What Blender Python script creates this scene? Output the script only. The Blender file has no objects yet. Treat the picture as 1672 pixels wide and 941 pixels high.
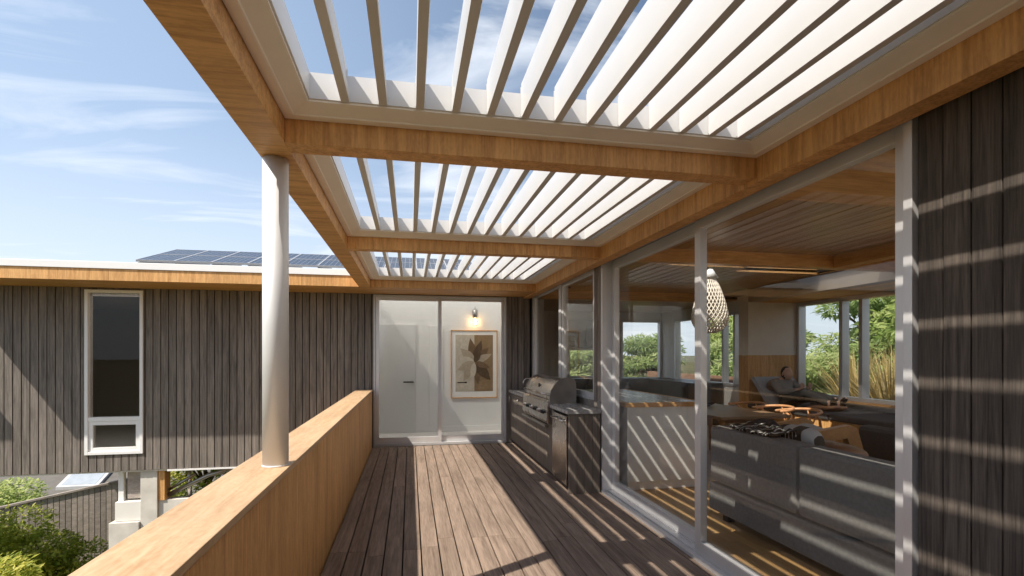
import bpy, bmesh, math, random
from mathutils import Vector, Matrix
R = random.Random(7)
sc = bpy.context.scene
COL = sc.collection
PI = math.pi

# ------------------------------------------------------------------ helpers
class G:
    """collects shapes, builds ONE mesh object"""
    def __init__(s): s.v=[]; s.f=[]; s.r=[]; s.sm=[]
    def add(s, vs, fs, rnd=None, smooth=False):
        n=len(s.v); s.v+= [Vector(p) for p in vs]
        q = R.random() if rnd is None else rnd
        for f in fs: s.f.append([i+n for i in f]); s.r.append(q); s.sm.append(smooth)
        return s
    def box(s,x0,x1,y0,y1,z0,z1,rnd=None):
        vs=[(x,y,z) for z in (z0,z1) for y in (y0,y1) for x in (x0,x1)]
        return s.add(vs,[(0,2,3,1),(4,5,7,6),(0,1,5,4),(2,6,7,3),(0,4,6,2),(1,3,7,5)],rnd)
    def prism(s,poly,axis,a0,a1,rnd=None,smooth=False):
        n=len(poly)
        def P(p,a):
            if axis=='y': return (p[0],a,p[1])
            if axis=='x': return (a,p[0],p[1])
            return (p[0],p[1],a)
        vs=[P(p,a0) for p in poly]+[P(p,a1) for p in poly]
        q = R.random() if rnd is None else rnd
        s.add(vs,[(i,(i+1)%n,n+(i+1)%n,n+i) for i in range(n)],q,smooth)
        s.add(vs[:n],[tuple(range(n))],q); s.add(vs[n:],[tuple(range(n))[::-1]],q)
        return s
    def tube(s,pts,rad,seg=8,rnd=None,closed=False,smooth=True):
        pts=[Vector(p) for p in pts]; n=len(pts)
        rr=rad if isinstance(rad,(list,tuple)) else [rad]*n
        vs=[]; up=None
        for i,p in enumerate(pts):
            a=pts[(i-1)%n] if (i>0 or closed) else p
            b=pts[(i+1)%n] if (i<n-1 or closed) else p
            t=(b-a).normalized()
            if up is None:
                up=Vector((0,0,1)) if abs(t.z)<.9 else Vector((1,0,0))
            u=(up-t*up.dot(t)).normalized(); w=t.cross(u); up=u
            for k in range(seg):
                an=2*PI*k/seg
                vs.append(p+(u*math.cos(an)+w*math.sin(an))*rr[i])
        fs=[]
        for i in range(n if closed else n-1):
            j=(i+1)%n
            for k in range(seg):
                fs.append((i*seg+k,i*seg+(k+1)%seg,j*seg+(k+1)%seg,j*seg+k))
        if not closed:
            fs.append(tuple(range(seg))[::-1]); fs.append(tuple((n-1)*seg+k for k in range(seg)))
        return s.add(vs,fs,rnd,smooth)
    def lathe(s,prof,c,seg=24,rnd=None,smooth=True):
        vs=[];n=len(prof)
        for (r,z) in prof:
            for k in range(seg):
                a=2*PI*k/seg; vs.append((c[0]+r*math.cos(a),c[1]+r*math.sin(a),c[2]+z))
        fs=[(i*seg+k,i*seg+(k+1)%seg,(i+1)*seg+(k+1)%seg,(i+1)*seg+k) for i in range(n-1) for k in range(seg)]
        fs.append(tuple(range(seg))[::-1]); fs.append(tuple((n-1)*seg+k for k in range(seg)))
        return s.add(vs,fs,rnd,smooth)
    def build(s,name,mat,parent=None,bevel=0,at=None):
        """world-coordinate verts; the object's origin goes to its parent's (or to at)"""
        off=Vector(parent.get('_w',(0,0,0))) if parent is not None else Vector(at or (0,0,0))
        me=bpy.data.meshes.new(name)
        me.from_pydata([v-off for v in s.v],[],s.f)
        at_=me.attributes.new('rnd','FLOAT','FACE'); at_.data.foreach_set('value',s.r)
        me.polygons.foreach_set('use_smooth',s.sm)
        bm=bmesh.new(); bm.from_mesh(me); bmesh.ops.recalc_face_normals(bm,faces=bm.faces); bm.to_mesh(me); bm.free()
        me.materials.append(mat)
        o=bpy.data.objects.new(name,me); COL.objects.link(o)
        if parent is not None:
            o.parent=parent; o['_w']=tuple(off)
        else:
            o.location=off; o['_w']=tuple(off)
        if bevel:
            b=o.modifiers.new('Bevel','BEVEL'); b.width=bevel; b.segments=2; b.limit_method='ANGLE'; b.angle_limit=.7
        return o

def thing(name,label,cat,loc=(0,0,0),group=None):
    o=bpy.data.objects.new(name,None); COL.objects.link(o); o.location=loc; o['_w']=tuple(loc)
    o.empty_display_size=.1
    return tag(o,label,cat,group)
def tag(o,label,cat,group=None):
    o['label']=label; o['category']=cat
    if group: o['group']=group
    return o
def kids(o): return [c for c in bpy.data.objects if c.parent==o]
def dup(root,loc,rz=0,scale=1,label=None):
    r=root.copy(); COL.objects.link(r); r.location=loc; r.rotation_euler=(0,0,rz)
    r.scale=(scale,)*3 if not isinstance(scale,tuple) else scale
    if label: r['label']=label
    for ch in kids(root):
        c=ch.copy(); COL.objects.link(c); c.parent=r
        for g in kids(ch):
            d=g.copy(); COL.objects.link(d); d.parent=c
    return r

# ---- node helpers
def new_mat(name):
    m=bpy.data.materials.new(name); m.use_nodes=True
    nt=m.node_tree; nt.nodes.clear()
    out=nt.nodes.new('ShaderNodeOutputMaterial')
    return m,nt,out
def N(nt,t,**kw):
    n=nt.nodes.new(t)
    for k,v in kw.items(): setattr(n,k,v)
    return n
def L(nt,a,b): nt.links.new(a,b)
def ramp(nt,fac,stops):
    r=N(nt,'ShaderNodeValToRGB'); L(nt,fac,r.inputs[0])
    e=r.color_ramp.elements
    while len(e)<len(stops): e.new(.5)
    for i,(p,c) in enumerate(stops): e[i].position=p; e[i].color=(*c,1) if len(c)==3 else c
    return r
def principled(nt,out,rough=.5,metal=0,spec=.5):
    p=N(nt,'ShaderNodeBsdfPrincipled'); p.inputs['Roughness'].default_value=rough
    p.inputs['Metallic'].default_value=metal; p.inputs['Specular IOR Level'].default_value=spec
    L(nt,p.outputs[0],out.inputs[0]); return p

def timber(name,light,dark,axis,grain=14,stretch=.06,rough=.5,bump=.3,bumpd=.002,var=.25,knots=True,spec=.4,mott=0):
    """wood with grain running along axis (0,1,2); boards carry their own tone through 'rnd'"""
    m,nt,out=new_mat(name); p=principled(nt,out,rough,0,spec)
    tc=N(nt,'ShaderNodeTexCoord'); at=N(nt,'ShaderNodeAttribute',attribute_name='rnd')
    off=N(nt,'ShaderNodeVectorMath',operation='SCALE'); off.inputs[0].default_value=(7.3,5.1,9.7); L(nt,at.outputs['Fac'],off.inputs['Scale'])
    ad=N(nt,'ShaderNodeVectorMath',operation='ADD'); L(nt,tc.outputs['Object'],ad.inputs[0]); L(nt,off.outputs[0],ad.inputs[1])
    mp=N(nt,'ShaderNodeMapping'); s=[1,1,1]; s[axis]=stretch; mp.inputs['Scale'].default_value=s; L(nt,ad.outputs[0],mp.inputs[0])
    n1=N(nt,'ShaderNodeTexNoise'); n1.inputs['Scale'].default_value=grain; n1.inputs['Detail'].default_value=5; n1.inputs['Distortion'].default_value=1.2 if knots else .3
    L(nt,mp.outputs[0],n1.inputs['Vector'])
    n2=N(nt,'ShaderNodeTexNoise'); n2.inputs['Scale'].default_value=grain*6; n2.inputs['Detail'].default_value=4; n2.inputs['Roughness'].default_value=.65
    L(nt,mp.outputs[0],n2.inputs['Vector'])
    n3=N(nt,'ShaderNodeTexNoise'); n3.inputs['Scale'].default_value=1.3; n3.inputs['Detail'].default_value=3; L(nt,ad.outputs[0],n3.inputs['Vector'])
    mx=N(nt,'ShaderNodeMath',operation='MULTIPLY_ADD'); L(nt,n2.outputs[0],mx.inputs[0]); mx.inputs[1].default_value=.55
    mm=N(nt,'ShaderNodeMath',operation='MULTIPLY'); L(nt,n1.outputs[0],mm.inputs[0]); mm.inputs[1].default_value=.62
    L(nt,mm.outputs[0],mx.inputs[2])
    src=mx.outputs[0]
    if mott:   # figured veneer: short cross flecks
        mp2=N(nt,'ShaderNodeMapping'); s2=[1,1,1]; s2[axis]=.45; mp2.inputs['Scale'].default_value=s2; L(nt,ad.outputs[0],mp2.inputs[0])
        n4=N(nt,'ShaderNodeTexNoise'); n4.inputs['Scale'].default_value=26; n4.inputs['Detail'].default_value=4; n4.inputs['Distortion'].default_value=2.2; L(nt,mp2.outputs[0],n4.inputs['Vector'])
        k1=N(nt,'ShaderNodeMath',operation='SUBTRACT'); L(nt,n4.outputs[0],k1.inputs[0]); k1.inputs[1].default_value=.5
        k2=N(nt,'ShaderNodeMath',operation='MULTIPLY_ADD'); L(nt,k1.outputs[0],k2.inputs[0]); k2.inputs[1].default_value=mott; L(nt,mx.outputs[0],k2.inputs[2]); src=k2.outputs[0]
    rp=ramp(nt,src,[(.36,dark),(.72,light)])
    hv=N(nt,'ShaderNodeHueSaturation'); L(nt,rp.outputs[0],hv.inputs['Color'])
    va=N(nt,'ShaderNodeMath',operation='MULTIPLY_ADD'); L(nt,at.outputs['Fac'],va.inputs[0]); va.inputs[1].default_value=var; va.inputs[2].default_value=1-var/2
    vb=N(nt,'ShaderNodeMath',operation='MULTIPLY_ADD'); L(nt,n3.outputs[0],vb.inputs[0]); vb.inputs[1].default_value=.5; vb.inputs[2].default_value=.75
    vc=N(nt,'ShaderNodeMath',operation='MULTIPLY'); L(nt,va.outputs[0],vc.inputs[0]); L(nt,vb.outputs[0],vc.inputs[1])
    L(nt,vc.outputs[0],hv.inputs['Value']); L(nt,hv.outputs[0],p.inputs['Base Color'])
    bp=N(nt,'ShaderNodeBump'); bp.inputs['Strength'].default_value=bump; bp.inputs['Distance'].default_value=bumpd
    L(nt,mx.outputs[0],bp.inputs['Height']); L(nt,bp.outputs[0],p.inputs['Normal'])
    return m
def plain(name,col,rough=.5,metal=0,spec=.5,mottle=.08,scale=6,bump=0,bscale=200,bumpd=.001):
    m,nt,out=new_mat(name); p=principled(nt,out,rough,metal,spec)
    tc=N(nt,'ShaderNodeTexCoord'); n=N(nt,'ShaderNodeTexNoise'); n.inputs['Scale'].default_value=scale; n.inputs['Detail'].default_value=6
    L(nt,tc.outputs['Object'],n.inputs['Vector'])
    c0=[max(0,c*(1-mottle)) for c in col]; c1=[min(1,c*(1+mottle)) for c in col]
    rp=ramp(nt,n.outputs[0],[(.3,c0),(.7,c1)]); L(nt,rp.outputs[0],p.inputs['Base Color'])
    r2=ramp(nt,n.outputs[0],[(.3,(max(0,rough-.06),)*3),(.7,(min(1,rough+.06),)*3)]); L(nt,r2.outputs[0],p.inputs['Roughness'])
    if bump:
        b=N(nt,'ShaderNodeTexNoise'); b.inputs['Scale'].default_value=bscale; b.inputs['Detail'].default_value=3; L(nt,tc.outputs['Object'],b.inputs['Vector'])
        bp=N(nt,'ShaderNodeBump'); bp.inputs['Strength'].default_value=bump; bp.inputs['Distance'].default_value=bumpd
        L(nt,b.outputs[0],bp.inputs['Height']); L(nt,bp.outputs[0],p.inputs['Normal'])
    return m
def glass(name,tint,ior=1.33):
    m,nt,out=new_mat(name)
    t=N(nt,'ShaderNodeBsdfTransparent'); t.inputs[0].default_value=(*tint,1)
    g=N(nt,'ShaderNodeBsdfGlossy'); g.inputs['Roughness'].default_value=.0
    f=N(nt,'ShaderNodeFresnel'); ge=N(nt,'ShaderNodeNewGeometry'); io=N(nt,'ShaderNodeMix',data_type='FLOAT')
    io.inputs[2].default_value=ior; io.inputs[3].default_value=1/ior; L(nt,ge.outputs['Backfacing'],io.inputs[0]); L(nt,io.outputs[0],f.inputs[0])   # no refraction: same reflectance from both sides
    mx=N(nt,'ShaderNodeMixShader'); L(nt,f.outputs[0],mx.inputs[0]); L(nt,t.outputs[0],mx.inputs[1]); L(nt,g.outputs[0],mx.inputs[2])
    L(nt,mx.outputs[0],out.inputs[0]); return m
def leafmat(name,c0,c1,c2,trans=.35):
    m,nt,out=new_mat(name)
    at=N(nt,'ShaderNodeAttribute',attribute_name='rnd')
    rp=ramp(nt,at.outputs['Fac'],[(0,c0),(.55,c1),(1,c2)])
    p=N(nt,'ShaderNodeBsdfPrincipled'); p.inputs['Roughness'].default_value=.5; p.inputs['Specular IOR Level'].default_value=.3
    tr=N(nt,'ShaderNodeBsdfTranslucent'); L(nt,rp.outputs[0],p.inputs['Base Color']); L(nt,rp.outputs[0],tr.inputs[0])
    mx=N(nt,'ShaderNodeMixShader'); mx.inputs[0].default_value=trans; L(nt,p.outputs[0],mx.inputs[1]); L(nt,tr.outputs[0],mx.inputs[2])
    L(nt,mx.outputs[0],out.inputs[0]); return m
def stripes(name,ca,cb,axis,width,duty=.5,rough=.9):
    m,nt,out=new_mat(name); p=principled(nt,out,rough,0,.2)
    tc=N(nt,'ShaderNodeTexCoord'); sx=N(nt,'ShaderNodeSeparateXYZ'); L(nt,tc.outputs['Object'],sx.inputs[0])
    d=N(nt,'ShaderNodeMath',operation='DIVIDE'); L(nt,sx.outputs[axis],d.inputs[0]); d.inputs[1].default_value=width
    fr=N(nt,'ShaderNodeMath',operation='FRACT'); L(nt,d.outputs[0],fr.inputs[0])
    gt=N(nt,'ShaderNodeMath',operation='GREATER_THAN'); L(nt,fr.outputs[0],gt.inputs[0]); gt.inputs[1].default_value=duty
    mx=N(nt,'ShaderNodeMix',data_type='RGBA'); L(nt,gt.outputs[0],mx.inputs[0]); mx.inputs[6].default_value=(*ca,1); mx.inputs[7].default_value=(*cb,1)
    L(nt,mx.outputs[2],p.inputs['Base Color']); return m

# ------------------------------------------------------------------ materials
PLY_L=(.74,.42,.165); PLY_D=(.40,.19,.06)
M={}
M['ply_x']=timber('ply grain x',PLY_L,PLY_D,0,grain=13,stretch=.075,rough=.58,bump=.12,var=.10,mott=.25)
M['ply_y']=timber('ply grain y',PLY_L,PLY_D,1,grain=13,stretch=.075,rough=.58,bump=.12,var=.10,mott=.25)
M['ply_z']=timber('ply grain z',PLY_L,PLY_D,2,grain=13,stretch=.075,rough=.58,bump=.12,var=.10,mott=.25)
M['cap']=timber('parapet cap ply',(.58,.41,.255),(.42,.26,.135),1,grain=12,stretch=.085,rough=.55,bump=.15,var=.08,mott=.4)
M['deck']=timber('deck boards',(.30,.226,.178),(.125,.092,.072),1,grain=18,stretch=.05,rough=.85,bump=.45,bumpd=.004,var=.16,spec=.12)
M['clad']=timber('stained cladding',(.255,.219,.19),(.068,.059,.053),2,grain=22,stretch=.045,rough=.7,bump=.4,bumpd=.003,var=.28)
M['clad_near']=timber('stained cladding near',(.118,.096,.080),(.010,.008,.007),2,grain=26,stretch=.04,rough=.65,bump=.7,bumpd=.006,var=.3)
M['fence']=timber('weathered fence',(.46,.40,.36),(.22,.19,.165),0,grain=16,stretch=.3,rough=.8,bump=.4,var=.4)
M['roof_grey']=plain('grey roof',(.13,.122,.112),.7,0,.3,.12,6)
M['batten']=plain('black backing',(.012,.011,.010),.9)
M['cabinet']=timber('cabinet oak dark',(.20,.168,.14),(.10,.083,.07),2,grain=20,stretch=.05,rough=.6,bump=.2,var=.2)
M['floor']=timber('oak floor',(.50,.31,.14),(.33,.19,.08),1,grain=10,stretch=.05,rough=.33,bump=.05,var=.25)
M['ceil']=timber('ceiling boards',(.46,.27,.115),(.30,.165,.065),1,grain=9,stretch=.1,rough=.35,bump=.05,var=.15)
M['beam_in']=timber('interior beam',PLY_L,PLY_D,0,grain=9,stretch=.12,rough=.4,bump=.05,var=.1)
M['chairwood']=timber('chair wood',(.58,.30,.15),(.42,.20,.09),2,grain=20,stretch=.1,rough=.4,bump=.03,var=.1)
M['tablewood']=timber('table wood',(.26,.17,.10),(.17,.105,.06),0,grain=12,stretch=.1,rough=.4,bump=.03,var=.1)
M['armwood']=timber('arm wood',(.56,.31,.13),(.38,.19,.075),1,grain=12,stretch=.1,rough=.45,bump=.03,var=.1)
M['white_metal']=plain('white powder coat',(.86,.86,.86),.38,0,.5,.02)
M['blade']=plain('white louvre blade',(.63,.63,.635),.35,0,.5,.02)
M['soffit_white']=plain('louvre frame cream',(.86,.80,.72),.5,0,.5,.03)
M['alu']=plain('silver aluminium frame',(.62,.62,.63),.42,.35,.5,.03)
M['alu_light']=plain('pale aluminium frame',(.72,.72,.73),.40,.5,.5,.03)
M['column']=plain('satin aluminium column',(.74,.745,.75),.5,.25,.5,.02)
M['steel']=plain('brushed stainless',(.56,.53,.50),.26,1,.5,.05,3)
M['steel_dark']=plain('dark stainless',(.32,.30,.28),.32,1,.5,.05,3)
M['worktop']=plain('grey stone worktop',(.34,.33,.32),.28,0,.5,.1,30)
M['plaster']=plain('warm white plaster',(.74,.715,.68),.8,0,.2,.02)
M['plaster_beige']=plain('beige plaster',(.78,.70,.60),.85,0,.2,.03)
M['white_paint']=plain('white paint',(.82,.81,.79),.5,0,.4,.01)
M['black']=plain('black metal',(.02,.02,.02),.4,.4)
M['charcoal']=plain('charcoal joinery',(.035,.033,.032),.4)
M['glass']=glass('clear glass',(.97,.975,.97))
M['glass_dark']=glass('tinted glass',(.80,.79,.77))
M['sofa']=plain('grey wool sofa',(.20,.195,.19),.92,0,.15,.12,40,.5,420,.002)
M['sofa_dark']=plain('charcoal cushion',(.085,.085,.087),.92,0,.15,.12,40,.5,420,.002)
M['grey_fab']=plain('pale grey fabric',(.42,.42,.43),.9,0,.1,.08,30)
M['brown_fab']=plain('brown leather',(.22,.115,.065),.5,0,.4,.12,20)
M['dark_fab']=plain('dark fabric',(.045,.045,.05),.9,0,.1,.1,30)
M['stripe_cush']=stripes('striped cushion',(.50,.49,.48),(.07,.065,.055),1,.20,.5)
M['stripe_round']=stripes('banded bolster',(.45,.44,.43),(.05,.05,.045),2,.12,.5)
M['throw']=stripes('black throw with pale lines',(.55,.53,.50),(.03,.03,.03),1,.036,.17)
M['concrete']=plain('pale concrete',(.62,.59,.54),.85,0,.2,.14,5,.3,60,.004)
M['render_white']=plain('white render',(.78,.76,.72),.85,0,.2,.04,4)
M['roof_dark']=plain('dark roof sheet',(.09,.085,.08),.7,0,.3,.15,8)
M['soil']=plain('soil and ground',(.10,.095,.05),.95,0,.1,.35,.8,.4,8,.03)
M['bark']=plain('bark',(.12,.09,.065),.9,0,.1,.3,14,.6,40,.01)
M['cord']=plain('seat cord',(.55,.45,.30),.8,0,.2,.2,90)
M['lampwood']=plain('pale lamp ply',(.80,.74,.66),.6,0,.3,.08,20)
M['skin']=plain('skin',(.55,.34,.25),.5,0,.4,.06,12)
M['hair']=plain('dark hair',(.022,.015,.011),.55,0,.4,.2,60)
M['sweater']=plain('grey sweater',(.30,.275,.25),.9,0,.1,.1,60,.3,300,.001)
M['trouser']=plain('dark trousers',(.08,.074,.07),.9,0,.1,.1,60)

# ------------------------------------------------------------------ key dimensions (metres, camera at x=0 y=0 z=1.5)
YW=8.65        # far wall plane
PX0,PX1=-.86,-.60   # parapet
BX0,BX1=-.74,-.58   # pergola edge beam
WBX=1.92       # face of the beam along the house
SZ=2.5         # soffit
GX=2.07        # house wall plane

# ------------------------------------------------------------------ terrain
def gz(x,y):
    t=min(1,max(0,(x-1.0)/5.2)); t=t*t*(3-2*t)
    h=-3.25+t*2.9
    if x<2 and y>15: h-=min(4,(y-15)*.9)
    if x>8: h+=min(1.0,(x-8)*.07)
    return h
g=G(); xs=[-600,-200,-90,-40,-25,-16,-12,-9,-7,-5,-3,-1,0,1,2,3,4,5,6,7,8,9,10,12,14,17,20,25,40,90,200,600]; ys=[-600,-200,-80,-30,-12,-6,-3,0,3,6,8,10,12,14,17,20,25,35,60,120,300,600]
vs=[(x,y,gz(x,y)+(R.uniform(-.06,.06) if abs(x)<40 and abs(y)<60 else 0)) for y in ys for x in xs]
nx=len(xs); g.add(vs,[(j*nx+i,j*nx+i+1,(j+1)*nx+i+1,(j+1)*nx+i) for j in range(len(ys)-1) for i in range(nx-1)],.5,True)
o=g.build('ground',M['soil']); o['kind']='structure'

# ------------------------------------------------------------------ deck
g=G(); pitch=.1372; x=PX1+.001; k=0
while x<2.045:
    x1=min(x+pitch-.010,2.045)
    j=4.2+R.uniform(-.28,.28)
    segs=[(-3.2,j-.003),(j+.003,8.60)] if k%4!=3 else [(-3.2,1.1),(1.106,j+1.9),(j+1.906,8.60)]
    for a,b in segs: g.box(x,x1,a,b,-.032,0)
    x+=pitch; k+=1
o=g.build('deck_floor',M['deck'],bevel=.003); o['kind']='structure'
g=G(); g.box(PX0+.03,2.045,-3.2,8.60,-.30,-.04); o=g.build('deck_base',M['batten']); o['kind']='structure'

# ------------------------------------------------------------------ parapet
pw=thing('parapet_wall','long honey plywood parapet with a wide sloping flat cap along the deck edge','parapet',(-.73,3,0))
g=G(); yy=-3.2
while yy<8.6:
    y1=min(yy+2.4,8.62); g.box(-.845,-.612,yy,y1-.002,-.30,.905); yy+=2.4
g.build('panel',M['ply_z'],pw)
g=G(); yy=-2.85
for y0,y1 in ((-3.2,1.35),(1.35,8.63)): g.box(PX0,PX1,y0,y1-.0015,.907,.937)
g.build('cap',M['cap'],pw,bevel=.003)

# ------------------------------------------------------------------ column
cl=thing('roof_column','round silver column standing on the parapet cap under the roof beam','column',(-.675,2.80,.937))
g=G(); g.lathe([(.062,0),(.062,1.5605)],(-.675,2.80,.938),40); g.build('shaft',M['column'],cl)
g=G(); g.lathe([(.065,.0),(.065,.005),(.0625,.008)],(-.675,2.80,.9375),40); g.build('base_collar',M['column'],cl)

# ------------------------------------------------------------------ pergola timber frame
pf=thing('timber_roof_frame','honey plywood beam frame that carries the white louvre roof over the deck','roof frame',(.6,3,SZ))
g=G()
for a,b in ((-3.2,2.62),(2.622,7.787)): g.box(BX0,BX1,a,b,SZ,2.80)
g.build('edge_beam',M['ply_x'],pf,bevel=.002)
g=G()
for a,b in ((-3.2,3.35),(3.352,8.64)): g.box(WBX,2.035,a,b,2.475,2.80)
g.build('wall_beam',M['ply_z'],pf,bevel=.002)
for a,b in ((.13,.27),(2.57,2.70),(5.00,5.125)):
    g=G(); g.box(BX1+.001,WBX-.001,a,b,SZ,2.78); g.build('cross_beam',M['ply_z'],pf,bevel=.002)

def louvre_bay(y0,y1,label):
    t=thing('louvre_roof',label,'louvre roof',((BX1+WBX)/2,(y0+y1)/2,2.61),'white louvre roof panels between the beams')
    x0,x1=BX1+.002,WBX-.002; y0+=.002; y1-=.002
    prof=[(0,2.612),(.046,2.612),(.05,2.618),(.126,2.645),(.126,2.655),(.134,2.655),(.134,2.772),(.09,2.772),(.0,2.772)]
    g=G()
    ring=lambda d,z:[(x0+d,y0+d,z),(x1-d,y0+d,z),(x1-d,y1-d,z),(x0+d,y1-d,z)]
    n=len(prof)
    for i in range(n):
        a=ring(*prof[i]); b=ring(*prof[(i+1)%n]); vs=a+b
        g.add(vs,[(k,(k+1)%4,4+(k+1)%4,4+k) for k in range(4)],.5)
    fr=g.build('frame',M['soffit_white'],t)
    fr.data.materials.append(M['blade'])
    for p in fr.data.polygons:
        if p.center.z+t['_w'][2]>2.652: p.material_index=1
    for k in range(13):
        bx=-.309+.1675*k
        # hollow blade: thick foot, slim top lip
        poly=[(bx,2.652),(bx+.036,2.652),(bx+.038,2.656),(bx+.037,2.70),(bx+.022,2.708),(bx+.022,2.79),(bx+.026,2.795),(bx+.024,2.820),(bx+.002,2.820),(bx,2.817)]
        g=G(); g.prism(poly,'y',y0+.139,y1-.139,.5); g.build('blade',M['blade'],t)
    # pivot plates at the blade ends
    for ye in (y0+.1355,y1-.1385):
        g=G()
        for k in range(13):
            bx=-.309+.1675*k; g.box(bx-.004,bx+.030,ye,ye+.0025,2.66,2.80,.5)
        g.build('pivot_plates',M['blade'],t)
    return t
louvre_bay(.27,2.57,'nearest white louvre roof panel, directly above the silver column and nearest sliding door')
louvre_bay(2.70,5.00,'middle white louvre roof panel between the two timber cross beams')
louvre_bay(5.125,7.787,'farthest white louvre roof panel, in front of the hallway door with solar panels behind it')

# ------------------------------------------------------------------ far wing of the house
hw=thing('house_wing','dark timber clad wing closing off the deck, with plywood fascia and solar panels on top','house',(-2.5,YW,-.25))
def boards(g,axis,a0,a1,z0,z1,plane,thick,pitch,gap=.006,back=None,holes=()):
    """vertical boards along x (axis 0, facing -y) or y (axis 1, facing -x); holes = (a0,a1,z0,z1)"""
    a=a0
    while a<a1-.01:
        b=min(a+pitch-gap,a1); spans=[(z0,z1)]
        for h0,h1,hz0,hz1 in holes:
            if b>h0+.001 and a<h1-.001:
                ns=[]
                for s0,s1 in spans:
                    if hz0>s0: ns.append((s0,min(hz0,s1)))
                    if hz1<s1: ns.append((max(hz1,s0),s1))
                spans=ns
        rnd=R.random()
        pieces=[(a,b)]
        for s0,s1 in spans:
            if s1-s0<.01: continue
            aa,bb=a,b
            # clip boards crossing a hole's side
            for h0,h1,hz0,hz1 in holes:
                pass
            j=R.uniform(-.002,.002)
            if axis==0: g.box(aa,bb,plane+j,plane+thick,s0,s1,rnd)
            else: g.box(plane+j,plane+thick,aa,bb,s0,s1,rnd)
        # side slivers of boards cut by a hole edge
        for h0,h1,hz0,hz1 in holes:
            if a<h0<b and h0-a>.012:
                if axis==0: g.box(a,h0,plane,plane+thick,max(hz0,z0),min(hz1,z1),rnd)
                else: g.box(plane,plane+thick,a,h0,max(hz0,z0),min(hz1,z1),rnd)
            if a<h1<b and b-h1>.012:
                if axis==0: g.box(h1,b,plane,plane+thick,max(hz0,z0),min(hz1,z1),rnd)
                else: g.box(plane,plane+thick,h1,b,max(hz0,z0),min(hz1,z1),rnd)
        a+=pitch
WIN=(-4.715,-3.945,.02,2.47); DOOR=(-.590,1.615,0,2.49)
g=G(); boards(g,0,-6.9,-.592,-.235,2.503,YW,.022,.1065,gap=.012,holes=(WIN,)); g.build('cladding',M['clad'],hw,bevel=.002)
g=G(); boards(g,0,1.617,2.03,0,2.503,YW,.022,.1065,gap=.012); g.build('corner_cladding',M['clad'],hw,bevel=.002)
# wall core with openings
g=G(); yb0,yb1=YW+.024,YW+.15
for a,b,c,d in ((-6.9,WIN[0]-.01,-.235,2.56),(WIN[1]+.01,DOOR[0]-.01,-.235,2.56),(WIN[0]-.01,WIN[1]+.01,-.235,WIN[2]-.01),(WIN[0]-.01,WIN[1]+.01,WIN[3]+.01,2.56),(DOOR[0]-.01,DOOR[1]+.01,2.50,2.56),(DOOR[1]+.01,2.2,-.235,2.56)):
    g.box(a,b,yb0,yb1,c,d)
g.build('wall_core',M['batten'],hw)
g=G(); xx=-6.4
for a,b in ((-6.4,-3.97),(-3.968,-1.53),(-1.528,BX0-.001)): g.box(a,b,7.79,7.835,SZ,2.655)
for a,b in ((BX0,1.0),(1.002,WBX-.001)): g.box(a,b,7.79,7.835,SZ,2.78)
g.build('fascia',M['ply_z'],hw,bevel=.002)
g=G(); 
for a,b in ((-6.4,-4.0),(-3.998,-1.6),(-1.598,.8),(.802,WBX-.001)): g.box(a,b,7.837,YW+.02,SZ+.003,SZ+.02)
g.build('soffit',M['ply_x'],hw)
g=G(); g.box(-6.42,BX0-.002,7.775,8.1,2.658,2.75); g.build('roof_edge',M['white_metal'],hw,bevel=.004)
g=G()
rz=lambda y:2.74+.1202*(y-8.1)
def roofseg(a,b,y0,y1): g.prism([(y0,rz(y0)-.14),(y0,rz(y0)),(y1,rz(y1)),(y1,rz(y1)-.14)],'x',a,b)
roofseg(-6.4,-6.2,8.1,16.5); roofseg(-2.8,-.88,8.1,16.5); roofseg(-6.2,-2.8,8.1,8.9); roofseg(-6.2,-2.8,9.9,16.5); roofseg(2.05,2.6,8.1,16.5); roofseg(-.88,2.05,8.1,8.82); roofseg(-.88,2.05,10.16,16.5); g.box(-6.4,BX0-.01,7.84,8.09,2.53,2.655); g.box(BX0,2.0,7.84,8.09,2.53,2.655)
g.box(-9.5,-7.2,7.79,8.7,2.52,2.72)  # unseen slab added to cast the lower diagonal shadow on the wing wall
g.build('roof',M['roof_dark'],hw)
mo,nt,out=new_mat('opal acrylic'); tr=N(nt,'ShaderNodeBsdfTranslucent'); tr.inputs[0].default_value=(.85,.85,.83,1); tp_=N(nt,'ShaderNodeBsdfTransparent'); mx_=N(nt,'ShaderNodeMixShader'); mx_.inputs[0].default_value=.40; L(nt,tr.outputs[0],mx_.inputs[1]); L(nt,tp_.outputs[0],mx_.inputs[2]); L(nt,mx_.outputs[0],out.inputs[0])
g=G(); g.prism([(8.8,rz(8.8)+.02),(8.8,rz(8.8)+.03),(10.2,rz(10.2)+.03),(10.2,rz(10.2)+.02)],'x',-.92,2.09); g.build('added_roof_light',mo,hw)  # unseen opal opening added to brighten the hall
g=G(); g.prism([(8.86,rz(8.86)+.02),(8.86,rz(8.86)+.03),(9.94,rz(9.94)+.03),(9.94,rz(9.94)+.02)],'x',-6.24,-2.76); g.build('added_roof_light',mo,hw)  # another added opal opening, brightens the room behind the tall window
g=G(); g.box(-3.62,BX1-.03,YW-.012,YW+.03,-.262,-.238); g.build('base_flashing',M['white_metal'],hw)
g=G(); g.box(-6.9,-.86,YW+.03,13.0,-.26,-.06); g.build('floor_slab',M['render_white'],hw)
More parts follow.
